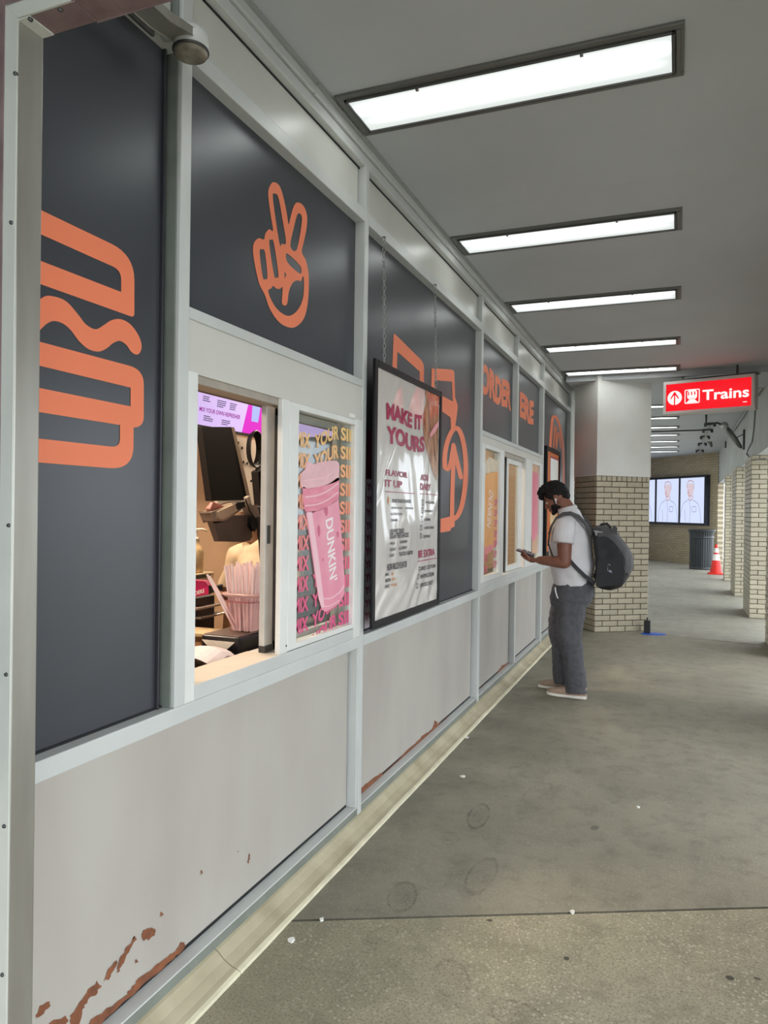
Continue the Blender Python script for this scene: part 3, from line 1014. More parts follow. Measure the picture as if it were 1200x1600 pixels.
# ================================================================== WINDOW 2 (far service window)
w2 = thing('window_2', 'far service window with orange printed pane, open gap and sliding sash', None, (XF, 6.8, Z_LT), kind='structure')
y2 = lambda px, py=790: M(px, py, 0, -1.385).y
ys = [y2(v) for v in (757, 780, 786.5, 797, 799.5, 815, 820, 821, 830.5, 831.5, 842.5, 847)]
bx('head_panel', HEAD_P, w2, -1.44, -1.387, 5.43, 8.08, 2.005, Z_HB, 0.001)
bx('head_rail', ALU, w2, -1.45, XF, 5.43, 8.08, Z_HB, Z_HT, 0.003)
bx('sill_front', ALU, w2, -1.42, -1.381, 5.43, 8.08, Z_LT, 0.945, 0.002)
bx('sill_board', ALU_W, w2, -1.53, -1.383, 5.43, 8.08, 0.925, 0.947, 0.002)
bx('jamb', ALU_W, w2, -1.5, -1.383, 5.43, ys[0], Z_LT, 2.005, 0.002)
bx('pane_stile', ALU_W, w2, -1.43, -1.38, ys[1], ys[2], 0.945, 2.005, 0.003)
bx('pane_rail', ALU_W, w2, -1.43, -1.38, ys[0], ys[1], 0.945, 0.985, 0.003)
bx('pane_rail', ALU_W, w2, -1.43, -1.38, ys[0], ys[1], 1.975, 2.005, 0.003)
MB().box(-1.407, -1.403, ys[0], ys[1], 0.985, 1.975).build('glass_pane', GLASS, w2)
bx('track', TAN, w2, -1.50, -1.40, ys[2], ys[7], 1.965, 2.005, 0.002)
bx('mullion', ALU_W, w2, -1.45, -1.381, ys[7], ys[8], 0.945, 2.005, 0.003)
MB().box(-1.407, -1.403, ys[9], ys[10], 0.985, 1.975).build('glass_pane', GLASS, w2)
bx('pane_stile', ALU_W, w2, -1.43, -1.38, ys[10], 8.08, 0.945, 2.005, 0.003)
bx('pane_rail', ALU_W, w2, -1.43, -1.38, ys[8], ys[10], 0.945, 0.985, 0.003)
bx('pane_rail', ALU_W, w2, -1.43, -1.38, ys[8], ys[10], 1.975, 2.005, 0.003)
for a in ((ys[3], ys[4], 0.95, 1.965), (ys[5], ys[6], 0.95, 1.965), (ys[4], ys[5], 0.95, 1.0), (ys[4], ys[5], 1.92, 1.965)):
    bx('sash_rail', ALU_W, w2, -1.445, -1.415, a[0], a[1], a[2], a[3], 0.003)
bx('sash_seal', BLACK, w2, -1.446, -1.42, ys[3] - 0.025, ys[3], 0.95, 1.965, 0.001)
MB().box(-1.432, -1.428, ys[4], ys[5], 1.0, 1.92).build('sash_glass', GLASS, w2)
cv = lambda pts: crop(750, 660, 6.155, pts)
XW = -1.4022
vinyl('cup_print_orange', w2, mat('print_orange', (226, 146, 52), 0.45, rgb2=(232, 168, 84), vscale=4), [cv(smooth_loop([(62, 500), (120, 482), (178, 492), (182, 700), (176, 900), (140, 1150), (90, 1175), (42, 1185), (40, 900), (46, 600)], 4))], XW, 0.0006)
vinyl('film_pink', w2, mat('print_pink_lower', (226, 112, 130), 0.45, rgb2=(232, 150, 110), vscale=9), [cv([(40, 1186), (90, 1176), (138, 1152), (165, 1000), (182, 860), (182, 1150), (120, 1230), (42, 1290)])], XW, 0.0003)
vinyl('film_pale', w2, mat('print_pale', (226, 206, 176), 0.5, rgb2=(200, 190, 170), vscale=12), [cv([(42, 400), (90, 330), (180, 380), (182, 482), (120, 476), (60, 492), (44, 560)])], XW, 0.0003)
mb = MB()
p = cv([(108, 665), (84, 1005)])
vert_text(mb, 'DUNKIN', p[0], p[1], 0.13, XW + 0.0012, 0.0)
mb.build('cup_print_lettering', mat('print_white', (246, 232, 232), 0.45), w2)
mb = MB()
for k in range(7):
    z0 = 1.53 - k * 0.085
    text_x(mb, 'SIP', ys[1] - 0.115, ys[1] + 0.0, z0, z0 + 0.06, XW + 0.0009, 0.03)
    if k > 3:
        text_x(mb, 'MIX', ys[0] + 0.02, ys[0] + 0.2, z0 - 0.1, z0 - 0.04, XW + 0.0009, 0.03)
mb.build('film_lettering', mat('print_rose_red', (206, 74, 104), 0.45), w2)
vinyl('cup_print_pink', w2, mat('print_pink_cup', (226, 138, 152), 0.45, rgb2=(216, 112, 130), vscale=5), [cv(smooth_loop([(500, 500), (535, 486), (566, 520), (568, 800), (556, 1050), (500, 1140), (498, 800)], 4))], XW, 0.0006)
vinyl('film_pale', w2, mat('print_peach', (222, 176, 140), 0.5, rgb2=(196, 160, 130), vscale=12), [cv([(498, 400), (568, 420), (568, 520), (535, 484), (498, 498)]), cv([(498, 1142), (556, 1052), (568, 1000), (568, 1250), (498, 1260)])], XW, 0.0003)

# ================================================================== SHOP INTERIOR
room = thing('wall_shop', 'warm tan inside walls of the shop behind the hatch', None, (-3, 4, 0), kind='structure')
TANW = mat('tan_shop_wall', (196, 164, 132), 0.6, var=0.06, vscale=2)
bx('shop_wall', TANW, room, -5.0, -4.9, -2.6, 10.3, 0, 2.95, 0)
bx('shop_wall', TANW, room, -4.9, -1.52, -2.6, -2.5, 0, 2.95, 0)
bx('shop_wall', TANW, room, -4.9, -1.52, 10.2, 10.3, 0, 2.95, 0)
bx('shop_ceiling', mat('shop_ceiling', (200, 192, 180), 0.8), room, -4.9, -1.52, -2.5, 10.2, 2.95, 3.05, 0)
bx('shop_floor', mat('shop_floor', (120, 96, 80), 0.5), room, -4.9, -1.52, -2.5, 10.2, -0.1, 0.0, 0)
for k, y in enumerate((1.2, 3.4, 6.2, 8.6)):  # panel lights added out of view to brighten the shop inside
    t = thing('added_shop_light', 'added unseen warm panel light in the shop ceiling, %s from the gate end' % ('first', 'second', 'third', 'last')[k], 'ceiling light', (-2.9, y, 2.93), 'added shop ceiling panels')
    bx('panel_frame', WHITE, t, -3.2, -2.6, y - 0.3, y + 0.3, 2.935, 2.952, 0.002)
    bx('lit_panel', emit('warm_panel', (255, 230, 202), SHOP_STRENGTH), t, -3.17, -2.63, y - 0.27, y + 0.27, 2.928, 2.936, 0)
ctr = thing('service_counter', 'dark service counter just inside the order hatch', 'counter', (-1.9, 3.4, 0))
bx('worktop', BLACK, ctr, -1.98, -1.535, 1.6, 8.6, 0.80, 0.84, 0.004)
for k in range(7):
    bx('door', mat('counter_door', (88, 76, 68), 0.5), ctr, -1.97, -1.56, 1.62 + k, 2.6 + k, 0.05, 0.80, 0.004)
# menu screens hung facing the hatch
a = M(412, 635, 0, -3.9)
b_ = M(407.5, 681, 1, a.y)
dn = Vector((b_.x - a.x, 0, b_.z - a.z))


def screen(yr, wid, label, full):
    t = thing('menu_screen', label, 'screen', (a.x, yr, a.z))
    q = lambda u, v, o=0.0: Vector((a.x, yr - wid * (1 - u), a.z)) + dn * (1 - v) + Vector((-dn.z, 0, dn.x)).normalized() * (o)
    back = MB()
    m_ = 0.022
    nn = Vector((-dn.z, 0, dn.x)).normalized()
    loop = [Vector((a.x, yr - wid - m_, a.z)) - dn.normalized() * m_, Vector((a.x, yr + m_, a.z)) - dn.normalized() * m_, Vector((a.x, yr + m_, a.z)) + dn + dn.normalized() * m_, Vector((a.x, yr - wid - m_, a.z)) + dn + dn.normalized() * m_]
    back.slab([p - nn * 0.002 for p in loop], -nn * 0.05).build('case', BLACK, t, bevel=0.004)
    dsp = MB().poly([[q(0, 0), q(1, 0), q(1, 1), q(0, 1)]]).build('display', emit('menu_lilac', (196, 176, 232), 0.5), t)
    if full:
        MB().poly([[q(0.80, 0, .001), q(1, 0, .001), q(1, 1, .001), q(0.84, 1, .001)]]).build('display_magenta', emit('menu_magenta', (196, 40, 186), 0.5), t)
        MB().poly([[q(0.885, .42, .002), q(.955, .42, .002), q(.965, .95, .002), q(.88, .95, .002)]]).build('display_cup', emit('menu_blue', (150, 168, 226), 0.5), t)
        mb = MB()
        put_text(mb, 'MIX YOUR OWN REFRESHER', lambda u, v: q(0.40 + 0.37 * u, 0.40 + 0.13 * v, .002), 0.02)
        mb.build('menu_heading', emit('menu_text_pink', (150, 30, 150), 0.35), dsp)
        mb = MB()
        random.seed(4)
        for (u0, v0, n) in ((.30, .84, 3), (.42, .84, 3), (.545, .82, 4), (.66, .82, 4), (.44, .27, 3), (.6, .25, 3)):
            for k in range(n):
                w = random.uniform(.05, .085)
                mb.poly([[q(u0, v0 - k * .06, .002), q(u0 + w, v0 - k * .06, .002), q(u0 + w, v0 + .028 - k * .06, .002), q(u0, v0 + .028 - k * .06, .002)]])
        mb.build('menu_small_print', emit('menu_ink', (96, 84, 130), 0.25), dsp)['kind'] = 'stuff'
    return t


screen(a.y, 1.75, 'lilac lit menu screen with magenta panel at the top of the order hatch', True)
screen(a.y + 1.95, 1.75, 'second lilac menu screen, only its edge seen past the first', False)
# black panel, pegboard and cables behind the till
s3 = lambda px, py, x=-3.0: M(px, py, 0, x)
bp_ = thing('hanging_board', 'black hanging board with beige edge under the menu screen', 'board', s3(350, 775))
MB().slab([s3(316, 668), s3(361, 668), s3(386, 782), s3(331, 782)], (-0.05, 0, 0)).build('board', mat('matt_black', (26, 25, 26), 0.5), bp_, bevel=0.004)
MB().slab([s3(361, 668), s3(366, 668), s3(392, 782), s3(386, 782)], (-0.05, 0, 0)).build('edge_strip', mat('beige_strip', (196, 178, 156), 0.5), bp_, bevel=0.002)
pg = thing('pegboard', 'cream pegboard beside the black board inside the hatch', 'board', s3(395, 790, -3.3))
MB().slab([s3(340, 676, -3.3), s3(430, 694, -3.3), s3(430, 800, -3.3), s3(340, 800, -3.3)], (-0.03, 0, 0)).build('sheet', mat('cream_board', (214, 202, 186), 0.55), pg)
hole = MB()
for (px, py) in ((372, 692), (378, 700), (374, 720), (380, 722), (386, 724), (392, 726), (396, 728)):
    c = s3(px, py, -3.297)
    hole.lathe(c, [(0.012, 0), (0.012, 0.004)], 10, axis=(1, 0, 0))
hole.build('peg_holes', BLACK, pg)['kind'] = 'stuff'
co = thing('cable_coil', 'coiled black cable hung on the cream pegboard', 'cable', s3(395, 700, -3.2))
c = s3(394, 702, -3.24)
co_m = MB()
for k in range(5):
    pts = [c + Vector((0.01 * k, math.cos(t) * (0.075 + 0.006 * k), math.sin(t) * (0.125 + 0.006 * k))) for t in [i * 2 * math.pi / 20 for i in range(21)]]
    co_m.tube(pts, 0.009, 6)
co_m.build('coil', BLACK, co, smooth=True)
MB().tube([c + Vector((0.02, 0.05, -0.1)), s3(400, 735, -3.22), s3(398, 748, -3.22), s3(392, 752, -3.22)], 0.009, 6).build('loose_end', BLACK, co, smooth=True)
bk = thing('black_backdrop', 'tall black equipment added to darken the view behind the film', 'backdrop', s3(420, 900, -2.6))  # added black block, keeps the inside dark behind the printed pane
MB().slab([s3(401, 735, -2.7), s3(425, 716, -2.7), s3(438, 684, -2.7), s3(560, 690, -2.7), s3(560, 960, -2.7), s3(407, 960, -2.7)], (0.3, 0, 0)).build('cabinet', mat('matt_black', (26, 25, 26), 0.5), bk, bevel=0.01)
MB().slab([s3(393, 738, -2.72), s3(412, 726, -2.72), s3(412, 790, -2.72), s3(398, 792, -2.72)], (0.05, 0, 0)).build('bracket_plate', BLACK, bk, bevel=0.004)

# till: tinted screen on its arm
cp = lambda X, Y, x=-1.95: M(300 + X / 9.23, 770 + Y / 9.23, 0, x)
till = thing('till_screen', 'tinted grey brown till screen leaning on its arm behind the straws', 'till', cp(600, 700))
MB().slab([cp(300, 420), cp(450, 405), cp(640, 330), cp(850, 320), cp(868, 640), cp(830, 690), cp(700, 708), cp(400, 702)], (-0.03, 0.0, 0)).build('screen_back', mat('tinted_plastic', (104, 92, 84), 0.28, var=0.2, vscale=8), till, bevel=0.006)
MB().slab([cp(250, 285), cp(300, 420), cp(450, 408), cp(690, 250), cp(770, 140), cp(640, 150)], (-0.05, 0, 0.0)).build('top_tray', mat('till_beige', (164, 142, 122), 0.35, var=0.15, vscale=10), till, bevel=0.006)
MB().slab([cp(390, 270, -1.93), cp(630, 165, -1.93), cp(680, 240, -1.93), cp(450, 380, -1.93), cp(400, 370, -1.93)], (-0.02, 0, 0)).build('card_reader', mat('reader_beige', (190, 170, 144), 0.3), till, bevel=0.004)
MB().slab([cp(640, 160, -1.925), cp(750, 130, -1.925), cp(770, 200, -1.925), cp(660, 240, -1.925)], (-0.02, 0, 0)).build('reader_screen', BLACK, till, bevel=0.003)
MB().slab([cp(255, 230, -1.97), cp(310, 140, -1.97), cp(470, 200, -1.97), cp(420, 240, -1.97), cp(270, 265, -1.97)], (-0.02, 0, 0)).build('pink_glow', mat('glow_pink', (214, 128, 110), 0.4, rgb2=(170, 110, 100), vscale=9), till, bevel=0.003)  # pink reflected glow put in as a coloured plate
MB().tube([cp(790, 60, -1.99), cp(850, 300, -1.99)], 0.016, 8).build('arm', mat('till_grey', (150, 134, 122), 0.4), till, smooth=True)
MB().slab([cp(830, 200, -1.94), cp(940, 190, -1.94), cp(960, 330, -1.94), cp(880, 350, -1.94)], (-0.04, 0, 0)).build('arm_joint', mat('till_grey', (150, 134, 122), 0.4), till, bevel=0.006)
MB().slab([cp(855, 360, -1.93), cp(940, 370, -1.93), cp(950, 480, -1.93), cp(900, 560, -1.93), cp(850, 480, -1.93)], (-0.03, 0, 0)).build('arm_bracket', BLACK, till, bevel=0.004)
MB().tube([cp(770, 90, -1.93), cp(830, 260, -1.93), cp(940, 420, -1.93), cp(950, 620, -1.93), cp(1010, 850, -1.93), cp(1030, 1000, -1.93)], 0.004, 6).build('cable', BLACK, till, smooth=True)
MB().tube([cp(940, 200, -2.0), cp(980, 500, -2.0), cp(1020, 1050, -2.0), cp(1030, 1500, -2.0)], 0.014, 8).build('stand_pole', BLACK, till, smooth=True)
MB().tube([cp(1030, 1500, -2.0), Vector((-2.0, cp(1030, 1500, -2.0).y, 0.84))], 0.014, 8).build('stand_pole', BLACK, till, smooth=True)

# napkin dispensers
nd = thing('napkin_dispenser', 'black napkin dispenser with arched opening under the straw tub', 'napkin dispenser', (-1.70, 2.64, 0.84))
b0 = MB().box(-1.80, -1.61, 2.506, 2.82, 0.84, 0.977)
b0.build('case', mat('dispenser_black', (22, 22, 26), 0.3), nd, bevel=0.012)
bx('top_plate', mat('dispenser_top', (120, 104, 96), 0.35, var=0.1), nd, -1.79, -1.625, 2.516, 2.81, 0.976, 0.98, 0.001)
arc = [(-1.79, 2.502, 0.958)] + [(-1.79 + 0.155 * i / 12, 2.502, 0.958 - 0.045 * math.sin(math.pi * i / 12)) for i in range(1, 12)] + [(-1.635, 2.502, 0.958)]
MB().slab(arc, (0, 0.01, 0)).build('napkins', mat('napkin_white', (240, 230, 212), 0.7, var=0.06, vscale=30), nd)
nd2 = thing('napkin_tray', 'black napkin tray with loose white napkin just behind the hatch sill', 'napkin dispenser', (-1.70, 2.37, 0.84))
MB().box(-1.83, -1.60, 2.30, 2.45, 0.84, 0.895).build('case', mat('dispenser_black', (22, 22, 26), 0.3), nd2, bevel=0.01)
rings = []
for i in range(9):
    x = -1.80 + 0.20 * i / 8
    zz = 0.915 + 0.03 * math.sin(math.pi * i / 8) ** 0.7
    rings.append([(x, 2.30, zz - 0.015), (x, 2.40, zz + 0.012), (x, 2.46, zz), (x, 2.46, zz - 0.004), (x, 2.40, zz + 0.006), (x, 2.31, zz - 0.022)])
MB().loft(rings).build('napkin', mat('napkin_lilac_white', (232, 220, 224), 0.6, var=0.08, vscale=20), nd2)
MB().box(-1.845, -1.80, 2.37, 2.42, 0.895, 0.975).build('pink_wrap', mat('wrap_pink', (222, 120, 150), 0.5, rgb2=(240, 190, 200), vscale=40), nd2, bevel=0.006)
# straw tub and straws
tub = thing('straw_tub', 'clear square plastic tub full of pink straws', 'tub', (-1.675, 2.65, 0.98))
TUBM = glass('tinted_tub', (252, 238, 238), 0.3, 0.12)


def sq(cx, cy, z, hx, hy, n=20, e=5):
    r = []
    for i in range(n):
        t = 2 * math.pi * (i + 0.5) / n
        ca, sa = math.cos(t), math.sin(t)
        r.append((cx + hx * math.copysign(abs(ca) ** (2 / e), ca), cy + hy * math.copysign(abs(sa) ** (2 / e), sa), z))
    return r


MB().loft([sq(-1.672, 2.655, 0.982, 0.06, 0.06), sq(-1.672, 2.655, 1.06, 0.068, 0.068), sq(-1.672, 2.655, 1.135, 0.076, 0.076)], cap=False).build('tub_wall', TUBM, tub, smooth=True)
MB().loft([sq(-1.672, 2.655, 1.128, 0.078, 0.078), sq(-1.672, 2.655, 1.136, 0.088, 0.088), sq(-1.672, 2.655, 1.142, 0.088, 0.088), sq(-1.672, 2.655, 1.142, 0.076, 0.076), sq(-1.672, 2.655, 1.128, 0.076, 0.076)], cap=False).build('rim', mat('tub_rim', (230, 186, 182), 0.25), tub, smooth=True)
MB().loft([sq(-1.672, 2.655, 1.105, 0.0735, 0.0735), sq(-1.672, 2.655, 1.108, 0.0745, 0.0745), sq(-1.672, 2.655, 1.111, 0.0738, 0.0738)], cap=False).build('rim_line', mat('tub_line', (176, 104, 110), 0.3), tub, smooth=True)
STRAW = mat('pale_pink_straw', (248, 226, 226), 0.45, rand=0.06)
random.seed(21)
st_me = None
for k in range(54):
    gx, gy = (k % 7) / 6 - 0.5, (k // 7) / 7 - 0.5
    bx_, by_ = -1.672 + gx * 0.095 + random.uniform(-.004, .004), 2.655 + gy * 0.095 + random.uniform(-.004, .004)
    tx = bx_ + gx * 0.05 + random.uniform(-.014, .014)
    ty = by_ + gy * 0.05 + random.uniform(-.014, .014)
    ln = random.uniform(0.262, 0.285)
    if k in (0, 1, 8):
        tx = bx_ - 0.125 - 0.02 * (k % 3)
        bx_ += 0.02
        ln = 0.262
    base = Vector((bx_, by_, 0.986))
    d = (Vector((tx, ty, 0.986 + ln)) - base).normalized()
    if st_me is None:
        so = MB().loft([[(math.cos(i * math.pi / 4) * 0.0052, math.sin(i * math.pi / 4) * 0.0052, z) for i in range(8)] for z in (0, 1)], cap=False).build('straw', STRAW, smooth=True, org=(0, 0, 0))
        st_me = so.data
    else:
        so = bpy.data.objects.new('straw', st_me)
        COL.objects.link(so)
    so.location = base
    so.rotation_euler = Vector((0, 0, 1)).rotation_difference(d).to_euler()
    so.scale = (1, 1, ln)
    lean = 'leaning out to the left over the rim' if k in (0, 1, 8) else 'standing in the clear tub'
    tag(so, 'pale pink paper straw ' + lean, 'straw', 'pink straws in the tub' if k not in (0, 1, 8) else 'straws leaning left')
# pink lettered tray and clutter at the left of the hatch
tray = thing('pink_tray', 'pink tray lettered DERS with a black end at the left of the hatch', 'tray', (-1.98, 2.75, 1.08))
tz = lambda X, Y, y=2.75: M(300 + X / 9.23, 770 + Y / 9.23, 1, y)
MB().slab([tz(-60, 1400), tz(245, 1345), tz(250, 1455), tz(60, 1490), tz(-60, 1505)], (0, 0.012, 0)).build('front', mat('hot_pink', (206, 38, 104), 0.45), tray, bevel=0.002)
MB().slab([tz(-60, 1260), tz(180, 1275), tz(245, 1345), tz(-60, 1400)], (0, 0.05, 0)).build('inner', mat('hot_pink_dark', (170, 30, 84), 0.5), tray)
MB().slab([tz(245, 1345, 2.748), tz(340, 1340, 2.748), tz(342, 1420, 2.748), tz(250, 1455, 2.748)], (0, 0.05, 0)).build('end_cap', BLACK, tray, bevel=0.003)
mb = MB()
A0, A1 = tz(40, 1480, 2.749), tz(178, 1440, 2.749)
hh = (tz(50, 1420, 2.749) - tz(50, 1478, 2.749))
put_text(mb, 'DERS', lambda u, v: A0 + (A1 - A0) * u + hh * v, 0.03)
mb.build('lettering', WHITE, tray)
stand = thing('tray_stand', 'grey stand with metal shelf under the pink tray', 'stand', (-2.0, 2.82, 0.84))
p0, p1 = tz(-60, 1500, 2.8), tz(70, 1560, 2.8)
bx('shelf', mat('till_grey', (150, 134, 122), 0.4), stand, p0.x, p1.x + 0.03, 2.76, 2.95, 1.03, 1.04, 0.002)
bx('shelf', CHROME, stand, p0.x, p1.x + 0.05, 2.76, 2.95, 0.99, 1.0, 0.002)
bx('upright', BLACK, stand, p0.x, p1.x, 2.80, 2.94, 0.84, 1.08, 0.004)
bag = thing('paper_bag', 'brown paper bag standing behind the napkin dispenser', 'bag', (-1.93, 2.9, 0.84))
MB().loft([sq(-1.90, 2.95, 0.84, 0.075, 0.05, 16, 6), sq(-1.90, 2.95, 1.0, 0.07, 0.045, 16, 6), sq(-1.885, 2.95, 1.10, 0.045, 0.012, 16, 4)]).build('sack', mat('kraft_paper', (196, 150, 104), 0.7, var=0.12, vscale=12, bump=0.3, bscale=15), bag)
can = thing('steel_cup', 'brushed steel cup with amber rim between bag and straw tub', 'cup', (-1.80, 2.92, 0.84))
MB().lathe((-1.775, 2.92, 0.84), [(0.038, 0), (0.04, 0.02), (0.042, 0.2), (0.045, 0.225), (0.04, 0.228), (0.036, 0.02)], 20).build('shell', mat('copper_steel', (176, 136, 116), 0.35, 0.5), can, smooth=True)
MB().lathe((-1.775, 2.92, 1.045), [(0.046, 0), (0.05, 0.02), (0.047, 0.045), (0.02, 0.05)], 20).build('amber_lid', mat('amber', (214, 146, 84), 0.3), can, smooth=True)
tb = thing('wooden_tray', 'light wooden tray edge lying left of the napkin dispenser', 'tray', (-1.93, 2.62, 0.84))
bx('board', mat('pale_wood', (226, 196, 150), 0.5, var=0.1, vscale=30), tb, -2.03, -1.82, 2.58, 2.72, 0.95, 0.965, 0.003)
bx('riser', mat('kraft_paper', (196, 150, 104), 0.7), tb, -2.02, -1.83, 2.60, 2.70, 0.84, 0.95, 0.003)
# pump bottles on the back shelf
sh = thing('back_shelf', 'cream back shelf carrying the syrup bottles inside the hatch', 'shelf', (-2.75, 3.6, 0))
bx('shelf_top', mat('shelf_cream', (222, 200, 168), 0.5), sh, -3.0, -2.62, 3.0, 3.78, 1.06, 1.10, 0.004)
bx('cabinet', mat('shelf_cream2', (206, 178, 144), 0.5), sh, -2.98, -2.64, 3.02, 3.76, 0, 1.06, 0.004)
bx('label_strip', BLACK, sh, -2.618, -2.606, 3.3, 3.72, 1.075, 1.095, 0.001)
desc = ['amber', 'cream', 'clear', 'yellow', 'peach', 'tan']
cols = [(222, 160, 96), (236, 214, 176), (224, 196, 150), (214, 196, 96), (226, 176, 140), (206, 170, 126)]
for k in range(6):
    px_, py_ = -2.68 - 0.12 * (k // 3), 3.46 + 0.11 * (k % 3) - 0.03 * (k // 3)
    t = thing('pump_bottle', '%s syrup pump bottle in the %s row on the cream back shelf' % (desc[k], 'front' if k < 3 else 'rear'), 'bottle', (px_, py_, 1.10), 'syrup pump bottles')
    MB().lathe((px_, py_, 1.10), [(0.04, 0), (0.043, 0.01), (0.043, 0.12), (0.03, 0.16), (0.016, 0.175), (0.016, 0.19)], 16).build('bottle', mat('syrup_' + desc[k], cols[k], 0.25), t, smooth=True)
    MB().lathe((px_, py_, 1.29), [(0.018, 0), (0.018, 0.02), (0.007, 0.025), (0.007, 0.06), (0.012, 0.065), (0.012, 0.075)], 12).build('pump', mat('pump_cream', (240, 226, 204), 0.4), t, smooth=True)
    MB().tube([(px_, py_, 1.36), (px_ + 0.03, py_ + 0.02, 1.362), (px_ + 0.05, py_ + 0.035, 1.35)], 0.006, 8).build('spout', mat('pump_cream', (240, 226, 204), 0.4), t, smooth=True)
# things glimpsed through the far service window
for k, (z, cc) in enumerate(((1.05, (150, 112, 84)), (1.42, (176, 140, 104)), (1.75, (140, 100, 74)))):
    t = thing('wall_shelf', '%s brown shelf seen through the far service window' % ('lowest', 'middle', 'top')[k], 'shelf', (-4.7, 9.0, z), 'shelves through the far window')
    bx('board', mat('shelf_brown%d' % k, cc, 0.5), t, -4.9, -4.5, 7.6, 10.2, z, z + 0.03, 0.003)
    bx('bracket', GUNM, t, -4.88, -4.55, 8.0, 8.03, z - 0.12, z, 0.002)
    bx('bracket', GUNM, t, -4.88, -4.55, 9.6, 9.63, z - 0.12, z, 0.002)

# ================================================================== BRICK COLUMN AND PILLARS
BRM = {}


def brick_mesh(L, H, D):
    k = (round(L, 3), round(H, 3), round(D, 3))
    if k not in BRM:
        me = bpy.data.meshes.new('brick')
        h = 0.004
        vs = [(0, 0, 0), (L, 0, 0), (L, D, 0), (0, D, 0), (0, 0, H), (L, 0, H), (L, D, H), (0, D, H)]
        f = [(h, -0.004, h), (L - h, -0.004, h), (L - h, -0.004, H - h), (h, -0.004, H - h)]
        vs2 = vs + f
        fs = [(0, 3, 2, 1), (4, 5, 6, 7), (1, 2, 6, 5), (2, 3, 7, 6), (3, 0, 4, 7), (8, 9, 10, 11), (0, 1, 9, 8), (1, 5, 10, 9), (5, 4, 11, 10), (4, 0, 8, 11)]
        me.from_pydata(vs2, [], fs)
        me.materials.append(BRICK)
        BRM[k] = me
    return BRM[k]


def brick_face(parent, origin, ang, width, z0, z1, L=0.2, J=0.009, H=0.0605, D=0.03, soldier=False):
    """bricks over a face that starts at origin and runs along angle ang, facing to the right of that run"""
    e = Vector((math.cos(ang), math.sin(ang), 0))
    n = int(round((z1 - z0) / (H + J)))
    step = (z1 - z0) / n
    h = step - J
    cnt = 0
    for c in range(n):
        x = -(L + J) / 2 if c % 2 else 0.0
        LL = L
        if soldier and c == n - 1:
            LL = 0.06
            x = 0
        while x < width - 0.012:
            a, b = max(x, 0), min(x + LL, width)
            if b - a > 0.02:
                me = brick_mesh(round(b - a, 2), h, D)
                o = bpy.data.objects.new('brick', me)
                COL.objects.link(o)
                o.parent = parent
                w = Vector(origin) + e * a + Vector((0, 0, z0 + c * step + J * 0.5)) + Vector((e.y, -e.x, 0)) * random.uniform(-0.0015, 0.0015)
                o.location = w - ORG[parent.name]
                o.rotation_euler = (0, 0, ang)
                o.scale = ((b - a) / round(b - a, 2), 1, 1)
                cnt += 1
            x += LL + J
    return cnt


ang = math.radians(33.9)
e1, e2 = Vector((math.cos(ang), math.sin(ang), 0)), Vector((-math.sin(ang), math.cos(ang), 0))
P0 = Vector((-0.945, 9.45, 0))
CW, CD, ZB = 0.725, 0.60, 1.945
column = tag(thing('brick_column', 'square cream brick column with white plastered top beside the shop front', None, tuple(P0), kind='structure'), 'square cream brick column with white plastered top beside the shop front', None)


def colbox(name, m, inset, z0, z1, bevel=0.0):
    a, b = inset, CW - inset
    c, d = inset, CD - inset
    loop = [P0 + e1 * a + e2 * c, P0 + e1 * b + e2 * c, P0 + e1 * b + e2 * d, P0 + e1 * a + e2 * d]
    MB().slab([(p.x, p.y, z0) for p in loop], (0, 0, z1 - z0)).build(name, m, column, bevel=bevel)


colbox('mortar_core', MORTAR, 0.004, 0, ZB)
colbox('plaster_top', PLASTER, -0.006, ZB, ZC, 0.006)
brick_face(column, P0, ang, CW, 0.0, ZB, soldier=True)
brick_face(column, P0 + e2 * CD, ang - math.pi / 2, CD, 0.0, ZB, soldier=True)
brick_face(column, P0 + e1 * CW, ang + math.pi / 2, 0.5, 0.0, ZB, soldier=True)

pil_y = [8.55, 11.75, 14.72, 17.95, 5.4, 2.3]
pil_l = ['nearest in view, cut by the photo edge', 'second in the row', 'third in the row', 'farthest, beside the traffic cone', 'first before the view', 'beside the camera']
for k, y0 in enumerate(pil_y):
    d = 0.42 if k == 3 else 1.1
    x0, x1 = 0.965, 1.38
    pl = tag(thing('brick_pillar', '', None, (x0, y0, 0), kind='structure'), 'cream brick pillar on the open side, ' + pil_l[k], None, 'brick pillars of the open side')
    bx('mortar_core', MORTAR, pl, x0 + 0.004, x1, y0 + 0.004, y0 + d, 0, 2.335, 0)
    brick_face(pl, (x0, y0, 0), 0.0, x1 - x0, 0.0, 2.335)
    brick_face(pl, (x0, y0 + d, 0), -math.pi / 2, d, 0.0, 2.335)

# ================================================================== FAR WALL, SCREENS, CAN, CONE
q0, q1 = Vector((1.015, 22.5, 0)), Vector((-1.9, 26.3, 0))
wd = (q1 - q0).normalized()
wn = Vector((wd.y, -wd.x, 0))
if wn.y > 0:
    wn = -wn


def MW(px, py, off=0.0):
    o = Vector((0, 0, EYE))
    d = CF + CR * ((px - CX) / FPX) - CU * ((py - CY) / FPX)
    t = (q0 + wn * off - o).dot(wn) / d.dot(wn)
    return o + d * t


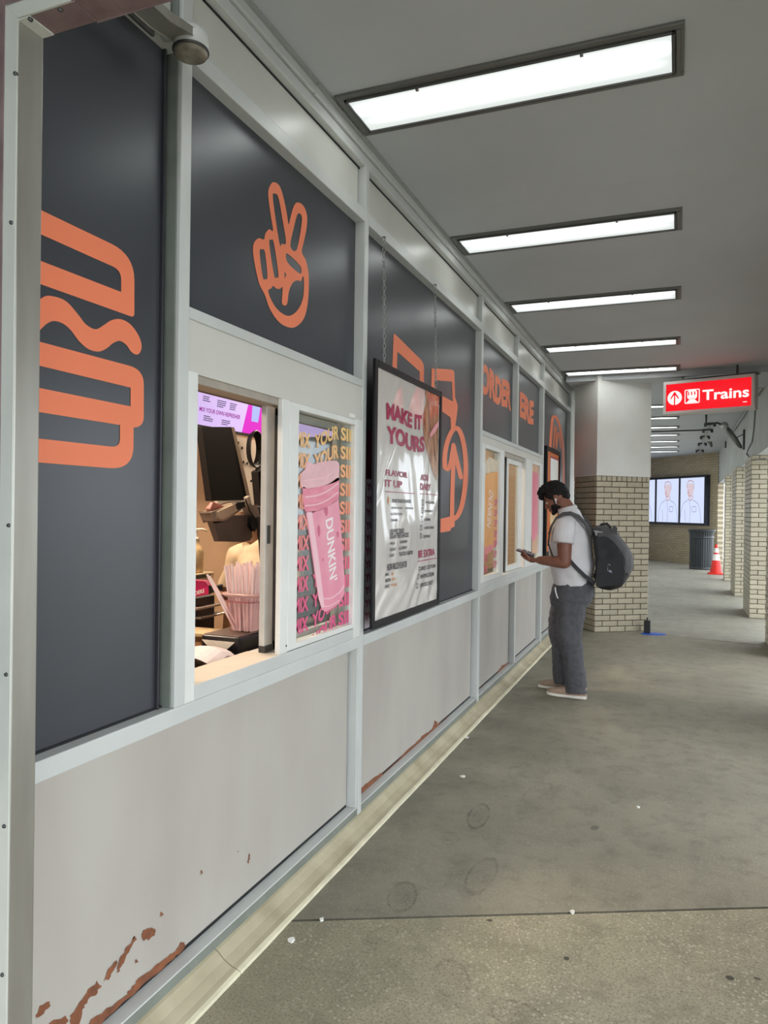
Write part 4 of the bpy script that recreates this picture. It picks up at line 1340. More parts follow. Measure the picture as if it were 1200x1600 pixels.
bm = bpy.data.materials.new('far_brickwork')
bm.use_nodes = True
nt = bm.node_tree
bt = nt.nodes.new('ShaderNodeTexBrick')
tc = nt.nodes.new('ShaderNodeTexCoord')
nt.links.new(tc.outputs['UV'], bt.inputs['Vector'])
bt.inputs['Color1'].default_value = lin((186, 172, 144))
bt.inputs['Color2'].default_value = lin((172, 156, 128))
bt.inputs['Mortar'].default_value = lin((134, 122, 100))
bt.inputs['Scale'].default_value = 1.0
bt.inputs['Mortar Size'].default_value = 0.006
bt.inputs['Brick Width'].default_value = 0.21
bt.inputs['Row Height'].default_value = 0.07
nt.links.new(bt.outputs['Color'], nt.nodes['Principled BSDF'].inputs['Base Color'])
nt.nodes['Principled BSDF'].inputs['Roughness'].default_value = 0.6
wb = MB().slab([q0, q1, q1 + Vector((0, 0, ZC + .05)), q0 + Vector((0, 0, ZC + .05))], -wn * 0.2).build('wall_back', bm, org=tuple(q0))
uv = wb.data.uv_layers.new(name='UVMap')
for lp in wb.data.loops:
    co = wb.data.vertices[lp.vertex_index].co
    uv.data[lp.index].uv = (co.dot(wd), co.z)
tag(wb, 'slanting tan brick wall at the far end of the walkway', None, kind='structure')
GLOW = emit('pale_blue_display', (206, 216, 244), 0.52)
edges = [(986.5, 1024.0), (1025.6, 1061.0), (1062.6, 1101.0)]
OFF = 0.16
sk = {'hair': emit('sketch_grey', (150, 150, 170), 0.4), 'skin': emit('sketch_pink', (190, 140, 142), 0.42), 'line': emit('sketch_line', (140, 150, 195), 0.42)}
zt_, zb_ = MW(1101, 742.5, OFF).z, MW(1101, 818.5, OFF).z
zt_, zb_ = zt_ - 0.04, zb_
for k, (pa, pb) in enumerate(edges):
    A3, B3 = MW(pa, 780, OFF), MW(pb, 780, OFF)
    lab = ['pale blue wall screen mostly hidden by the brick column', 'pale blue wall screen with a sketched bareheaded figure, middle of three', 'pale blue wall screen with a sketched capped figure, nearest the bin'][k]
    t = thing('wall_screen', lab, 'screen', (A3.x, A3.y, zb_), 'wall screens on the far wall')
    mg = (B3 - A3).normalized() * 0.02
    lp = [A3 - mg, B3 + mg]
    f0 = [Vector((lp[0].x, lp[0].y, zb_ - 0.05)), Vector((lp[1].x, lp[1].y, zb_ - 0.05)), Vector((lp[1].x, lp[1].y, zt_ + 0.05)), Vector((lp[0].x, lp[0].y, zt_ + 0.05))]
    MB().slab(f0, -wn * (OFF - 0.005)).build('case', mat('screen_navy', (26, 30, 44), 0.4), t, bevel=0.004)
    Q = lambda u, v, o=0.003: Vector((A3.x + (B3.x - A3.x) * u, A3.y + (B3.y - A3.y) * u, zb_ + (zt_ - zb_) * v)) + wn * o
    MB().poly([[Q(0.02, 0.01), Q(0.98, 0.01), Q(0.98, 0.99), Q(0.02, 0.99)]]).build('display', GLOW, t)
    dsp = [o for o in t.children if o.name.startswith('display')][0]
    cx = 0.5 if k == 1 else 0.42
    L_ = lambda pts, w, o=0.006: [Q(x, y, o) for x, y in stroke(pts, w)]
    mb = MB()
    mb.poly([[Q(x, y, 0.005) for x, y in smooth_loop([(cx - .12, .66), (cx - .1, .84), (cx, .87), (cx + .12, .84), (cx + .13, .66), (cx, .54)], 4)]])
    mb.build('sketch_face', emit('sketch_face', (220, 200, 210), 0.46), dsp)
    mb = MB()
    for pts in ([(cx - .13, .78), (cx - .1, .9), (cx + .02, .93), (cx + .14, .88), (cx + .15, .74)], [(cx - .08, .54), (cx, .5), (cx + .1, .53), (cx + .12, .6)], [(cx - .05, .72), (cx - .08, .66), (cx - .03, .65)], [(cx - .06, .60), (cx + .04, .60)]):
        mb.poly([L_(pts, 0.018)])
    mb.build('sketch_head', sk['skin'], dsp)
    mb = MB()
    for pts in ([(cx - .1, .5), (cx - .28, .42), (cx - .38, .2), (cx - .4, .02)], [(cx + .13, .5), (cx + .33, .42), (cx + .42, .22), (cx + .45, .02)], [(cx - .02, .48), (cx + .02, .3), (cx, .02)], [(cx + .1, .36), (cx + .24, .36), (cx + .24, .26), (cx + .1, .26), (cx + .1, .36)], [(cx - .22, .3), (cx - .18, .04)]):
        mb.poly([L_(pts, 0.013)])
    mb.build('sketch_coat', sk['line'], dsp)

cb = Vector((0.58, 21.35, 0))
bin_ = thing('litter_bin', 'dark slatted metal litter bin with flared rim against the far wall', 'bin', tuple(cb))
MB().lathe(cb, [(0.26, 0.03), (0.275, 0.05), (0.275, 0.86), (0.26, 0.86)], 32).build('liner', mat('bin_dark', (44, 48, 50), 0.5), bin_, smooth=True)
MB().lathe(cb, [(0.285, 0.0), (0.295, 0.01), (0.295, 0.06), (0.28, 0.065)], 32).build('foot_ring', mat('bin_metal', (58, 62, 64), 0.35, 0.3), bin_, smooth=True)
MB().lathe(cb, [(0.30, 0.98), (0.345, 1.03), (0.35, 1.05), (0.335, 1.06), (0.28, 1.0)], 32).build('flared_rim', mat('bin_metal', (58, 62, 64), 0.35, 0.3), bin_, smooth=True)
MB().lathe(cb, [(0.296, 0.82), (0.306, 0.83), (0.306, 0.87), (0.296, 0.88)], 32).build('band', mat('bin_metal', (58, 62, 64), 0.35, 0.3), bin_, smooth=True)
slat_me = None
for k in range(32):
    t = 2 * math.pi * k / 32
    if slat_me is None:
        so = MB().slab([(0.276, -0.021, 0.04), (0.276, 0.021, 0.04), (0.282, 0.021, 0.9), (0.305, 0.022, 1.02), (0.305, -0.022, 1.02), (0.282, -0.021, 0.9)], (0.012, 0, 0)).build('slat', mat('bin_metal', (58, 62, 64), 0.35, 0.3), org=(0, 0, 0))
        slat_me = so.data
    else:
        so = bpy.data.objects.new('slat', slat_me)
        COL.objects.link(so)
    so.parent = bin_
    so.location = (0, 0, 0)
    so.rotation_euler = (0, 0, t)
cc_ = Vector((0.875, 19.8, 0))
cone = thing('traffic_cone', 'red orange traffic cone with white collar by the last pillar', 'cone', tuple(cc_))
CO = mat('cone_red', (232, 44, 32), 0.45)
CWt = mat('cone_white', (240, 236, 230), 0.4)
MB().box(cc_.x - .18, cc_.x + .18, cc_.y - .18, cc_.y + .18, 0, 0.03).build('base', CO, cone, bevel=0.008)
cr_ = lambda z: 0.145 - 0.115 * z / 0.72
for nm_, a, b, m_ in (('lower_cone', 0.03, 0.34, CO), ('white_collar', 0.34, 0.49, CWt), ('red_band', 0.49, 0.53, CO), ('white_collar', 0.53, 0.64, CWt), ('cone_tip', 0.64, 0.73, CO)):
    MB().lathe(cc_, [(cr_(a), a), (cr_(b), b)], 24).build(nm_, m_, cone, smooth=False)

# ================================================================== TRAINS SIGN
sgn = thing('trains_sign', 'lit red hanging sign lettered Trains with arrow and train symbols', 'sign', (0.3, 9.35, 2.66))
sA, sB = M(1037, 622, 1, 9.5), M(1179, 614, 1, 9.2)
sx = Vector((sB.x - sA.x, sB.y - sA.y, 0))
SW = sx.length
sx.normalize()
sn = Vector((sx.y, -sx.x, 0))
sz0, sz1 = M(1037, 648, 1, 9.5).z, M(1037, 597.5, 1, 9.5).z
SH = sz1 - sz0
S3 = lambda u, v, o=0.0: Vector((sA.x, sA.y, sz0)) + sx * (u * SW) + Vector((0, 0, v * SH)) + sn * o
RED = emit('sign_red', (226, 0, 20), 0.62)
SWH = emit('sign_white', (255, 236, 232), 0.62)
MB().slab([S3(0, 0), S3(1, 0), S3(1, 1), S3(0, 1)], -sn * 0.15).build('case', mat('sign_case', (206, 200, 196), 0.45), sgn, bevel=0.006)
MB().poly([[S3(.03, .085, .002), S3(.97, .085, .002), S3(.97, .915, .002), S3(.03, .915, .002)]]).build('red_face', RED, sgn)
rface = bpy.data.objects[[o.name for o in sgn.children if o.name.startswith('red_face')][0]]
rim = MB()
for a in (((0, 0), (1, 0), (.97, .085), (.03, .085)), ((1, 0), (1, 1), (.97, .915), (.97, .085)), ((1, 1), (0, 1), (.03, .915), (.97, .915)), ((0, 1), (0, 0), (.03, .085), (.03, .915))):
    rim.slab([S3(u, v, .001) for u, v in a], sn * 0.012)
rim.build('rim', mat('sign_rim', (216, 208, 204), 0.4), sgn)
cs = lambda X, Y: ((X - 125) / (1040 - 125), 1 - (Y - 155 - (1040 - X) * 0.0) / 350)


def sg(pts, o=.004):
    """sign-face units: (0..1 along, heights measured in face heights)"""
    return [S3(u, v, o) for u, v in pts]


ASP = SW / SH
circ = lambda cx, cy, r, n=28: [(cx + r / ASP * math.cos(2 * math.pi * i / n), cy + r * math.sin(2 * math.pi * i / n)) for i in range(n)]
MB().poly([sg(circ(.13, .49, .215))]).build('arrow_disc', SWH, rface)
ar = MB()
ar.poly([sg([(.122, .27), (.122, .6), (.138, .6), (.138, .27)], .006)])
ar.poly([sg([(.13, .69), (.083, .50), (.083, .43), (.13, .60), (.177, .43), (.177, .50)], .006)])
ar.build('arrow', RED, rface)
ic = MB()
rr = lambda x0, y0, x1, y1, r: fillet([(x0, y0, r), (x1, y0, r), (x1, y1, r), (x0, y1, r)], 4)
ic.poly([sg(rr(.245, .28, .415, .71, .03)), sg(rr(.255, .305, .405, .685, .025)[::-1])])
ic.poly([sg(fillet([(.275, .46, .02), (.275, .655, .03), (.305, .69, .02), (.355, .69, .02), (.385, .655, .03), (.385, .46, .02), (.365, .41, .02), (.295, .41, .02)], 4), .005)])
ic.poly([sg([(.30, .40), (.36, .40), (.395, .31), (.265, .31)], .005)])
ic.build('train_symbol', SWH, rface)
ic = MB()
for x in (.29, .325, .36):
    ic.poly([sg(rr(x - .007, .53, x + .007, .64, .006), .0065)])
ic.poly([sg([(.30, .435), (.36, .435), (.36, .447), (.30, .447)], .0065)])
ic.build('train_symbol_windows', RED, rface)
mb = MB()
put_text(mb, 'Trains', lambda u, v: S3(.445 + .50 * u, .345 + .31 * v, .004), 0.022)
mb.build('lettering', SWH, rface)
mb = MB()
mb.poly([sg(rr(.88, .2, .925, .222, .01))])
mb.build('small_mark', SWH, rface)
for u in (.2, .8):
    p = S3(u, 1, -0.075)
    MB().tube([p, Vector((p.x, p.y, ZC))], 0.012, 8).build('hanger', GUNM, sgn)
MB().slab([S3(.05, 1.02, -0.02), S3(1.03, 1.02, -0.02), S3(1.03, 1.06, -0.02), S3(.05, 1.06, -0.02)], -sn * 0.11).build('mounting_plate', GUNM, sgn)

# ================================================================== BRACKETS, CONDUIT AND CABLES ON THE OPEN SIDE
for k, (pa, pb, y, lab) in enumerate((((1133, 666), (1159, 701), 13.9, 'dark polished wall arm slanting up from the beam below the sign'), ((1105.5, 681), (1112, 699), 19.2, 'second slanting wall arm farther along the beam'))):
    A3, B3 = M(pa[0], pa[1], 1, y), M(pb[0], pb[1], 1, y)
    t = thing('lamp_bracket', lab, 'bracket', tuple(B3), 'slanting wall arms on the beam')
    d = (B3 - A3)
    MB().lathe(A3, [(0.02, 0), (0.04, 0.05), (0.052, d.length * .3), (0.048, d.length * .6), (0.03, d.length * .92), (0.008, d.length)], 16, axis=d).build('arm', mat('polished_grey', (120, 120, 116), 0.2, 0.8), t, smooth=True)
    MB().lathe(A3 - Vector((0.01, 0, -0.01)), [(0.01, -0.06), (0.06, -0.05), (0.066, 0), (0.06, 0.04), (0.01, 0.05)], 18, axis=(0, 1, 0)).build('knuckle', CHROME, t, smooth=True)
    bx('wall_plate', GUNM, t, 1.0, 1.03, y - 0.05, y + 0.05, B3.z - 0.02, B3.z + 0.32, 0.003)
    MB().tube([Vector((1.02, y, B3.z + 0.25)), A3.lerp(B3, .55)], 0.008, 6).build('stay', GUNM, t)
    MB().tube([A3, A3 + Vector((-0.12, 0, 0.06)), A3 + Vector((-0.30, 0, 0.03)), Vector((A3.x - 0.3, y, ZC))], 0.018, 8).build('feed_pipe', GUNM, t, smooth=True)
cd = thing('ceiling_conduit', 'grey conduit crossing the ceiling beyond the sign with paired clamps', 'conduit', (0, 13.9, 3.1))
pA, pB = M(1010, 674.5, 1, 13.9), M(1104, 672, 1, 13.9)
MB().tube([Vector((-1.2, 13.9, pA.z)), pA, pB, pB + Vector((0.05, 0, 0.02))], 0.014, 8).build('cross_pipe', GUNM, cd, smooth=True)
r0, r1 = M(1110, 664, 2, 3.14), M(1091, 712, 2, 3.14)
MB().tube([r0, r1], 0.016, 8).build('run_pipe', STEEL, cd, smooth=True)
for k in range(5):
    c = r0.lerp(r1, (0.02, .16, .34, .56, .82)[k])
    for s_ in (-0.08, 0.08):
        MB().box(c.x + s_ - 0.025, c.x + s_ + 0.025, c.y - 0.03, c.y + 0.03, 3.125, 3.165).build('clamp', GUNM, cd, bevel=0.004)
    MB().box(c.x - 0.1, c.x + 0.1, c.y - 0.01, c.y + 0.01, 3.165, ZC).build('clamp_bar', GUNM, cd)
cable = MB().tube([M(px, py, 0, 1.018) for px, py in ((1180, 640), (1178, 668), (1175, 690), (1168, 703), (1167, 710), (1172, 716), (1184, 718), (1196, 717))], 0.011, 7).build('hanging_cable', mat('grey_cable', (140, 140, 136), 0.5), smooth=True)
tag(cable, 'thin grey cable looping down the beam right of the sign', 'cable')
pc = MB().tube([(1.0, 10.65, 3.165), (1.0, 16.5, 3.165)], 0.02, 8).build('corner_conduit', STEEL, smooth=True)
tag(pc, 'straight grey pipe along the ceiling corner of the beam', 'conduit')

# ================================================================== FRAMED MENU POSTER ON CHAINS
FX = -1.332
cn = [M(584.5, 562, 0, FX), M(690, 608, 0, FX), M(688.5, 942, 0, FX), M(584.5, 985, 0, FX)]
fy0, fy1 = (cn[0].y + cn[3].y) / 2, (cn[1].y + cn[2].y) / 2
fz0, fz1 = (cn[2].z + cn[3].z) / 2, (cn[0].z + cn[1].z) / 2
pf = thing('menu_poster', 'black framed white menu poster hung on two chains', 'poster', (FX, (fy0 + fy1) / 2, fz0))
bw = 0.036
for nm_, a in (('frame_bar', (fy0, fy0 + bw, fz0, fz1)), ('frame_bar', (fy1 - bw, fy1, fz0, fz1)), ('frame_bar', (fy0 + bw, fy1 - bw, fz0, fz0 + bw)), ('frame_bar', (fy0 + bw, fy1 - bw, fz1 - bw, fz1))):
    bx(nm_, DARKF, pf, FX - 0.016, FX, a[0], a[1], a[2], a[3], 0.004)
bx('backing', BLACK, pf, FX - 0.0155, FX - 0.0135, fy0 + 0.01, fy1 - 0.01, fz0 + 0.01, fz1 - 0.01, 0)


def sheet_x(y, z):
    u, v = (y - fy0) / (fy1 - fy0), (z - fz0) / (fz1 - fz0)
    w = 0.0
    w += 0.004 * noise.noise(Vector((u * 3.2 + v * 2.6, v * 3.0, 1.7)))
    w += 0.0022 * noise.noise(Vector((u * 9, v * 5 + u * 4, 4.1)))
    w += 0.0035 * max(0, 0.24 - v) / 0.24 * math.sin((u * 1.0 - v * 1.6) * 40 + 3 * noise.noise(Vector((u * 3, v * 3, 0))))
    r = noise.noise(Vector((u * 2.2 - v * 2.2 + 3, u * 1.2 + v * 1.4, 8)))
    w += 0.0035 * (1 - min(1, abs(r) * 9))
    return FX - 0.008 + 0.8 * w * min(1, 8 * min(u, 1 - u, v, 1 - v) + 0.25)


mb = MB()
NU, NV = 70, 110
a0, a1, b0_, b1_ = fy0 + bw - 0.004, fy1 - bw + 0.004, fz0 + bw - 0.004, fz1 - bw + 0.004
vs, fs = [], []
for j in range(NV + 1):
    for i in range(NU + 1):
        y, z = a0 + (a1 - a0) * i / NU, b0_ + (b1_ - b0_) * j / NV
        vs.append((sheet_x(y, z), y, z))
for j in range(NV):
    for i in range(NU):
        fs.append((j * (NU + 1) + i, j * (NU + 1) + i + 1, (j + 1) * (NU + 1) + i + 1, (j + 1) * (NU + 1) + i))
mb.add(vs, fs)
sheet = mb.build('poster_sheet', mat('glossy_poster', (208, 202, 196), 0.16, var=0.02, vscale=3, coat=0.5), pf, smooth=True)
c7 = lambda X, Y: (500 + X / 5.3333, 480 + Y / 5.3333)
c8 = lambda X, Y: (580 + X / 6.4, 740 + Y / 6.4)


def ptext(mb, s, tl, br, bold, squash=1.0, amp=0.0):
    A_, B_ = M(tl[0], tl[1], 0, FX - 0.01), M(br[0], br[1], 0, FX - 0.01)

    def fn(u, v):
        y = A_.y + (B_.y - A_.y) * u
        v = 0.5 + (v - 0.5) * squash
        z = B_.z + (A_.z - B_.z) * v + amp * math.sin(u * 7)
        return (sheet_x(y, z) + 0.0022, y, z)
    put_text(mb, s, fn, bold)


def pline(mb, a, b, h=0.004):
    A_, B_ = M(a[0], a[1], 0, FX - 0.01), M(b[0], b[1], 0, FX - 0.01)
    n = 12
    vs, fs = [], []
    for i in range(n + 1):
        y, z = A_.y + (B_.y - A_.y) * i / n, (A_.z + B_.z) / 2
        vs += [(sheet_x(y, z) + 0.0022, y, z - h / 2), (sheet_x(y, z) + 0.0022, y, z + h / 2)]
    fs = [(2 * i, 2 * i + 2, 2 * i + 3, 2 * i + 1) for i in range(n)]
    mb.add(vs, fs)


MAROON = mat('maroon_ink', (158, 24, 72), 0.3)
INK = mat('dark_ink', (44, 34, 38), 0.4)
mb = MB()
ptext(mb, 'MAKE IT', c7(548, 795), c7(845, 1030), 0.05, amp=0.006)
ptext(mb, 'YOURS', c7(548, 990), c7(865, 1215), 0.05, amp=0.008)
mb.build('poster_heading', MAROON, sheet)
mb = MB()
ptext(mb, 'FLAVOR', c7(545, 1350), c7(725, 1425), 0.03)
ptext(mb, 'IT UP', c7(540, 1435), c7(680, 1508), 0.03)
ptext(mb, 'ADD', c7(836, 1390), c7(900, 1450), 0.03)
ptext(mb, 'DAIRY', c7(834, 1465), c7(918, 1530), 0.03)
ptext(mb, 'BE EXTRA', c8(465, 770), c8(628, 815), 0.03)
mb.build('poster_subheads', MAROON, sheet)['kind'] = 'stuff'
for a_, b2_ in (((135, 182), (428, 197)), ((485, 200), (655, 216)), ((455, 872), (645, 850))):
    mb = MB()
    pline(mb, c8(*a_), c8(*b2_))
    mb.build('poster_rule', MAROON, sheet)
mb = MB()
for s, a_, b2_ in (('SWEETENED FLAVORS', (205, 252), (392, 296)), ('UNSWEETENED', (183, 556), (325, 592)), ('SUGAR FREE FLAVORS', (183, 600), (367, 636)), ('HOW MUCH FLAVOR', (148, 905), (347, 935))):
    ptext(mb, s, c8(*a_), c8(*b2_), 0.022, 1.0)
for s, a_, b2_ in (('BROWN SUGAR', (200, 332), (308, 355)), ('VANILLA', (330, 334), (415, 356)), ('BUTTER PECAN', (195, 392), (305, 415)), ('CARAMEL', (190, 452), (268, 477)), ('VANILLA', (180, 686), (230, 708)), ('HAZELNUT', (180, 745), (235, 770)), ('COCONUT', (175, 805), (222, 830)),
                   ('RASPBERRY', (285, 672), (358, 692)), ('BLUEBERRY', (275, 732), (355, 752)), ('TOASTED ALMOND', (270, 786), (412, 806)), ('SMALL', (130, 995), (168, 1018)), ('MEDIUM', (132, 1052), (182, 1078)), ('LARGE', (130, 1115), (172, 1138)),
                   ('WHOLE MILK', (535, 275), (626, 303)), ('SKIM MILK', (528, 360), (608, 388)), ('CREAM', (525, 445), (582, 472)), ('ALMONDMILK', (525, 528), (625, 552)), ('OATMILK', (515, 614), (588, 640)),
                   ('SWEET COLD FOAM', (490, 928), (632, 940)), ('WHIPPED CREAM', (485, 1010), (618, 1022)), ('ESPRESSO SHOT', (482, 1098), (608, 1106))):
    ptext(mb, s, c8(*a_), c8(*b2_), 0.02, 0.95)
mb.build('poster_small_print', INK, sheet)['kind'] = 'stuff'
mb = MB()
for (x, y, h) in ((508, 290, 26), (505, 368, 26), (502, 455, 26), (494, 540, 22), (490, 622, 22), (472, 950, 16), (462, 1030, 20), (455, 1122, 22)):
    A_, B_ = c8(x - 7, y - h), c8(x + 7, y + h)
    lo = [A_, (B_[0], A_[1]), B_, (A_[0], B_[1])]
    P3 = [M(p[0], p[1], 0, FX - 0.01) for p in lo]
    for i in range(4):
        a_, b2_ = P3[i], P3[(i + 1) % 4]
        dd = Vector((0, (b2_ - a_).z, -(b2_ - a_).y)).normalized() * 0.0022
        q_ = [a_ - dd, b2_ - dd, b2_ + dd, a_ + dd]
        mb.poly([[(sheet_x(p.y, p.z) + 0.0024, p.y, p.z) for p in q_]])
mb.build('poster_icons', INK, sheet)
mb = MB()
for (x, y) in ((168, 268), (200, 1000), (212, 1000), (200, 1055), (214, 1054), (228, 1052), (195, 1115), (210, 1114), (226, 1112), (242, 1110)):
    c = M(*c8(x, y), 0, FX - 0.01)
    hh_ = 0.02 if x == 168 else 0.009
    mb.poly([[(sheet_x(c.y, c.z) + 0.0024, c.y + 0.35 * hh_ * math.cos(t) * 1.3, c.z + hh_ * math.sin(t)) for t in [i * math.pi / 6 for i in range(12)]]])
mb.build('poster_drops', mat('amber_ink', (214, 140, 70), 0.35), sheet)


def sheet_poly(mb, pts, o=0.0018, dense=True):
    P3 = [M(p[0], p[1], 0, FX - 0.01) for p in pts]
    loop = []
    for i in range(len(P3)):
        a_, b2_ = P3[i], P3[(i + 1) % len(P3)]
        for k in range(4):
            loop.append(a_.lerp(b2_, k / 4))
    mb.poly([[(sheet_x(p.y, p.z) + o + 0.001, p.y, p.z) for p in loop]])


photo = [c7(*p) for p in smooth_loop([(872, 700), (930, 690), (986, 700), (984, 900), (980, 1200), (974, 1430), (945, 1400), (905, 1270), (868, 1130), (855, 1000), (862, 880), (880, 780)], 3)]
# printed drink picture, laid on the sheet in small tiles so that it follows the creases
P3 = [M(p[0], p[1], 0, FX - 0.01) for p in photo]


def inside(y, z):
    c = False
    for i in range(len(P3)):
        a_, b2_ = P3[i], P3[i - 1]
        if (a_.z > z) != (b2_.z > z) and y < (b2_.y - a_.y) * (z - a_.z) / (b2_.z - a_.z) + a_.y:
            c = not c
    return c


mb = MB()
vs, fs = [], []
ylo, yhi = min(p.y for p in P3), min(max(p.y for p in P3), a1)
zlo, zhi = min(p.z for p in P3), max(p.z for p in P3)
NU2, NV2 = 40, 120
for j in range(NV2):
    for i in range(NU2):
        y0_, z0_ = ylo + (yhi - ylo) * i / NU2, zlo + (zhi - zlo) * j / NV2
        dy, dz_ = (yhi - ylo) / NU2, (zhi - zlo) / NV2
        if inside(y0_ + dy / 2, z0_ + dz_ / 2):
            k = len(vs)
            for yy, zz in ((y0_, z0_), (y0_ + dy, z0_), (y0_ + dy, z0_ + dz_), (y0_, z0_ + dz_)):
                vs.append((sheet_x(yy, zz) + 0.0015, yy, zz))
            fs.append((k, k + 1, k + 2, k + 3))
mb.add(vs, fs)
mb.build('poster_picture', mat('coffee_print', (112, 62, 38), 0.2, rgb2=(206, 150, 112), vscale=16, stretch=(1, 1.4, 0.5), coat=0.4), sheet, smooth=True)
mb = MB()
sheet_poly(mb, [c7(*p) for p in ((905, 1060), (950, 985), (980, 950), (980, 990), (955, 1040), (915, 1090))], 0.003)
mb.build('poster_straw', mat('print_rose', (226, 150, 156), 0.3), sheet)
# chains
for (pt, pbm) in (((600, 372), (600.5, 562)), ((680, 446), (681, 604))):
    top = M(pt[0], pt[1], 0, -1.372)
    bot = M(pbm[0], pbm[1], 0, FX - 0.009)
    bot.z = fz1
    mb = MB()
    n = int((top - bot).length / 0.024)
    for i in range(n):
        c = bot.lerp(top, (i + 0.5) / n)
        a_ = Vector((1, 0, 0)) if i % 2 else Vector((0, 1, 0))
        up = (top - bot).normalized()
        pts = [c + up * (0.0155 * math.sin(t)) + a_ * (0.0075 * math.cos(t)) for t in [k * 2 * math.pi / 8 for k in range(9)]]
        mb.tube(pts, 0.0022, 5)
    mb.build('chain', mat('chain_steel', (168, 168, 164), 0.4, 0.5), pf, smooth=True)
    MB().tube([top + Vector((-0.012, 0, 0.006)), top + Vector((0.006, 0, 0.006)), top + Vector((0.006, 0, -0.006))], 0.003, 6).build('hook', GUNM, pf)
# sticker on the charcoal panel that peeps out left of the poster
ck4 = lambda pts: crop(540, 420, 2.758, pts)
y_a, y_b = M(571, 860, 0, XV).y, M(586, 860, 0, XV).y
mb = MB().poly([[(XV, y_a, M(571, 668, 0, XV).z), (XV, y_b, M(571, 668, 0, XV).z), (XV, y_b, M(571, 748, 0, XV).z), (XV, y_a, M(571, 748, 0, XV).z)]])
mb.build('maroon_sticker', mat('maroon_sticker', (92, 22, 52), 0.35), dark[3])
za, zb2 = M(571, 748, 0, XV).z, M(571, 982, 0, XV).z
MB().poly([[(XV, y_a, za), (XV, y_b, za), (XV, y_b, zb2), (XV, y_a, zb2)]]).build('white_sticker', mat('sticker_lilac', (206, 190, 200), 0.35), dark[3])
mb = MB()
k = 0
z = za - 0.06
while z > zb2 + 0.01:
    text_x(mb, 'YOUR', y_a - 0.001, y_b + 0.09, z, z + 0.042, XV + 0.0008, 0.03)
    z -= 0.064
mb.build('sticker_lettering', mat('maroon_ink2', (126, 24, 64), 0.35), dark[3])

# ================================================================== ORANGE POSTER NEAR THE COLUMN
F2 = -1.352
cq = lambda X, Y: (840 + X / 6.667, 630 + Y / 6.667)
k0, k1 = M(*cq(103, 440), 0, F2), M(*cq(240, 490), 0, F2)
pz1, pz0 = k0.z, 0.99
po = thing('orange_poster', 'black framed orange poster with a white notice, behind the standing man', 'poster', (F2, (k0.y + k1.y) / 2, pz0))
for a in ((k0.y, k0.y + .05, pz0, pz1), (k1.y - .05, k1.y, pz0, pz1), (k0.y + .05, k1.y - .05, pz0, pz0 + .05), (k0.y + .05, k1.y - .05, pz1 - .05, pz1)):
    bx('frame_bar', DARKF, po, F2 - 0.06, F2, a[0], a[1], a[2], a[3], 0.003)
bx('sheet', mat('orange_sheet', (226, 122, 62), 0.3), po, F2 - 0.03, F2 - 0.014, k0.y + .03, k1.y - .03, pz0 + .03, pz1 - .03, 0)
n0, n1 = M(*cq(136, 568), 0, F2 - .012), M(*cq(214, 590), 0, F2 - .012)
nz0 = M(*cq(136, 800), 0, F2 - .012).z
bx('notice', WHITE, po, F2 - .014, F2 - .011, n0.y, n1.y, nz0, n0.z, 0)
bx('notice_edge', MAROON, po, F2 - .0145, F2 - .0125, n0.y - .02, n1.y + .02, nz0 - .02, n0.z + .02, 0)
mb = MB()
for k, (u0, u1) in enumerate(((.28, .8), (.36, .72), (.25, .85), (.3, .78))):
    zz = n0.z - 0.36 - 0.05 * k
    mb.box(F2 - .011, F2 - .0102, n0.y + (n1.y - n0.y) * u0, n0.y + (n1.y - n0.y) * u1, zz, zz + .03)
mb.build('notice_strokes', MAROON, po)
mb = MB()
mb.poly([[M(*cq(X, Y), 0, F2 - .0125) for X, Y in smooth_loop([(130, 1180), (165, 1100), (195, 1120), (205, 1200), (180, 1350), (140, 1330)], 4)]])
mb.build('poster_picture', mat('poster_gold', (226, 176, 96), 0.35, rgb2=(250, 226, 190), vscale=10), po)

# ================================================================== SMALL THINGS ON THE FLOOR
bb = M(1008, 987, 2, 0)
bait = thing('black_box', 'small black upright box on a blue tray at the foot of the column', 'box', (-0.335, 9.66, 0))
MB().box(-0.375, -0.30, 9.60, 9.68, 0.012, 0.165).build('case', BLACK, bait, bevel=0.006)
MB().box(-0.345, -0.33, 9.63, 9.65, 0.165, 0.20).build('stem', BLACK, bait, bevel=0.002)
MB().slab([(x, y, 0) for x, y in smooth_loop([(-0.40, 9.56), (-0.32, 9.53), (-0.2, 9.57), (-0.12, 9.66), (-0.22, 9.70), (-0.28, 9.69), (-0.38, 9.64)], 4)], (0, 0, 0.012)).build('blue_tray', mat('blue_tray', (52, 96, 196), 0.5), bait)
random.seed(5)
for k, (px, py, s_, lab) in enumerate(((723, 1214, .013, 'white paper scrap by the cove strip'), (730, 1153, .012, 'white paper scrap nearest the third post'), (455, 1471, .012, 'white scrap left of the slab joint'), (895, 1426, .010, 'white crumb lying in the slab joint'), (503, 1438, .008, 'white crumb at the left end of the slab joint'), (997, 1262, .008, 'pale crumb in the middle of the smooth slab'))):
    x, y = fl(px, py)
    loop = [(x + s_ * random.uniform(.6, 1.3) * math.cos(t), y + s_ * random.uniform(.6, 1.6) * math.sin(t), 0.0) for t in [i * math.pi / 4 for i in range(8)]]
    tag(MB().slab(loop, (0, 0, 0.006)).build('paper_scrap', mat('scrap_white', (236, 234, 226), 0.7)), lab, 'scrap', 'paper scraps on the floor')
# ================================================================== PEOPLE
SKIN = mat('brown_skin', (136, 88, 70), 0.5, rgb2=(116, 72, 57), vscale=14, bump=0.05, bscale=90)
HAIR = mat('black_hair', (15, 12, 12), 0.7, rgb2=(24, 20, 20), vscale=40, bump=0.5, bscale=70, spec=0.25)


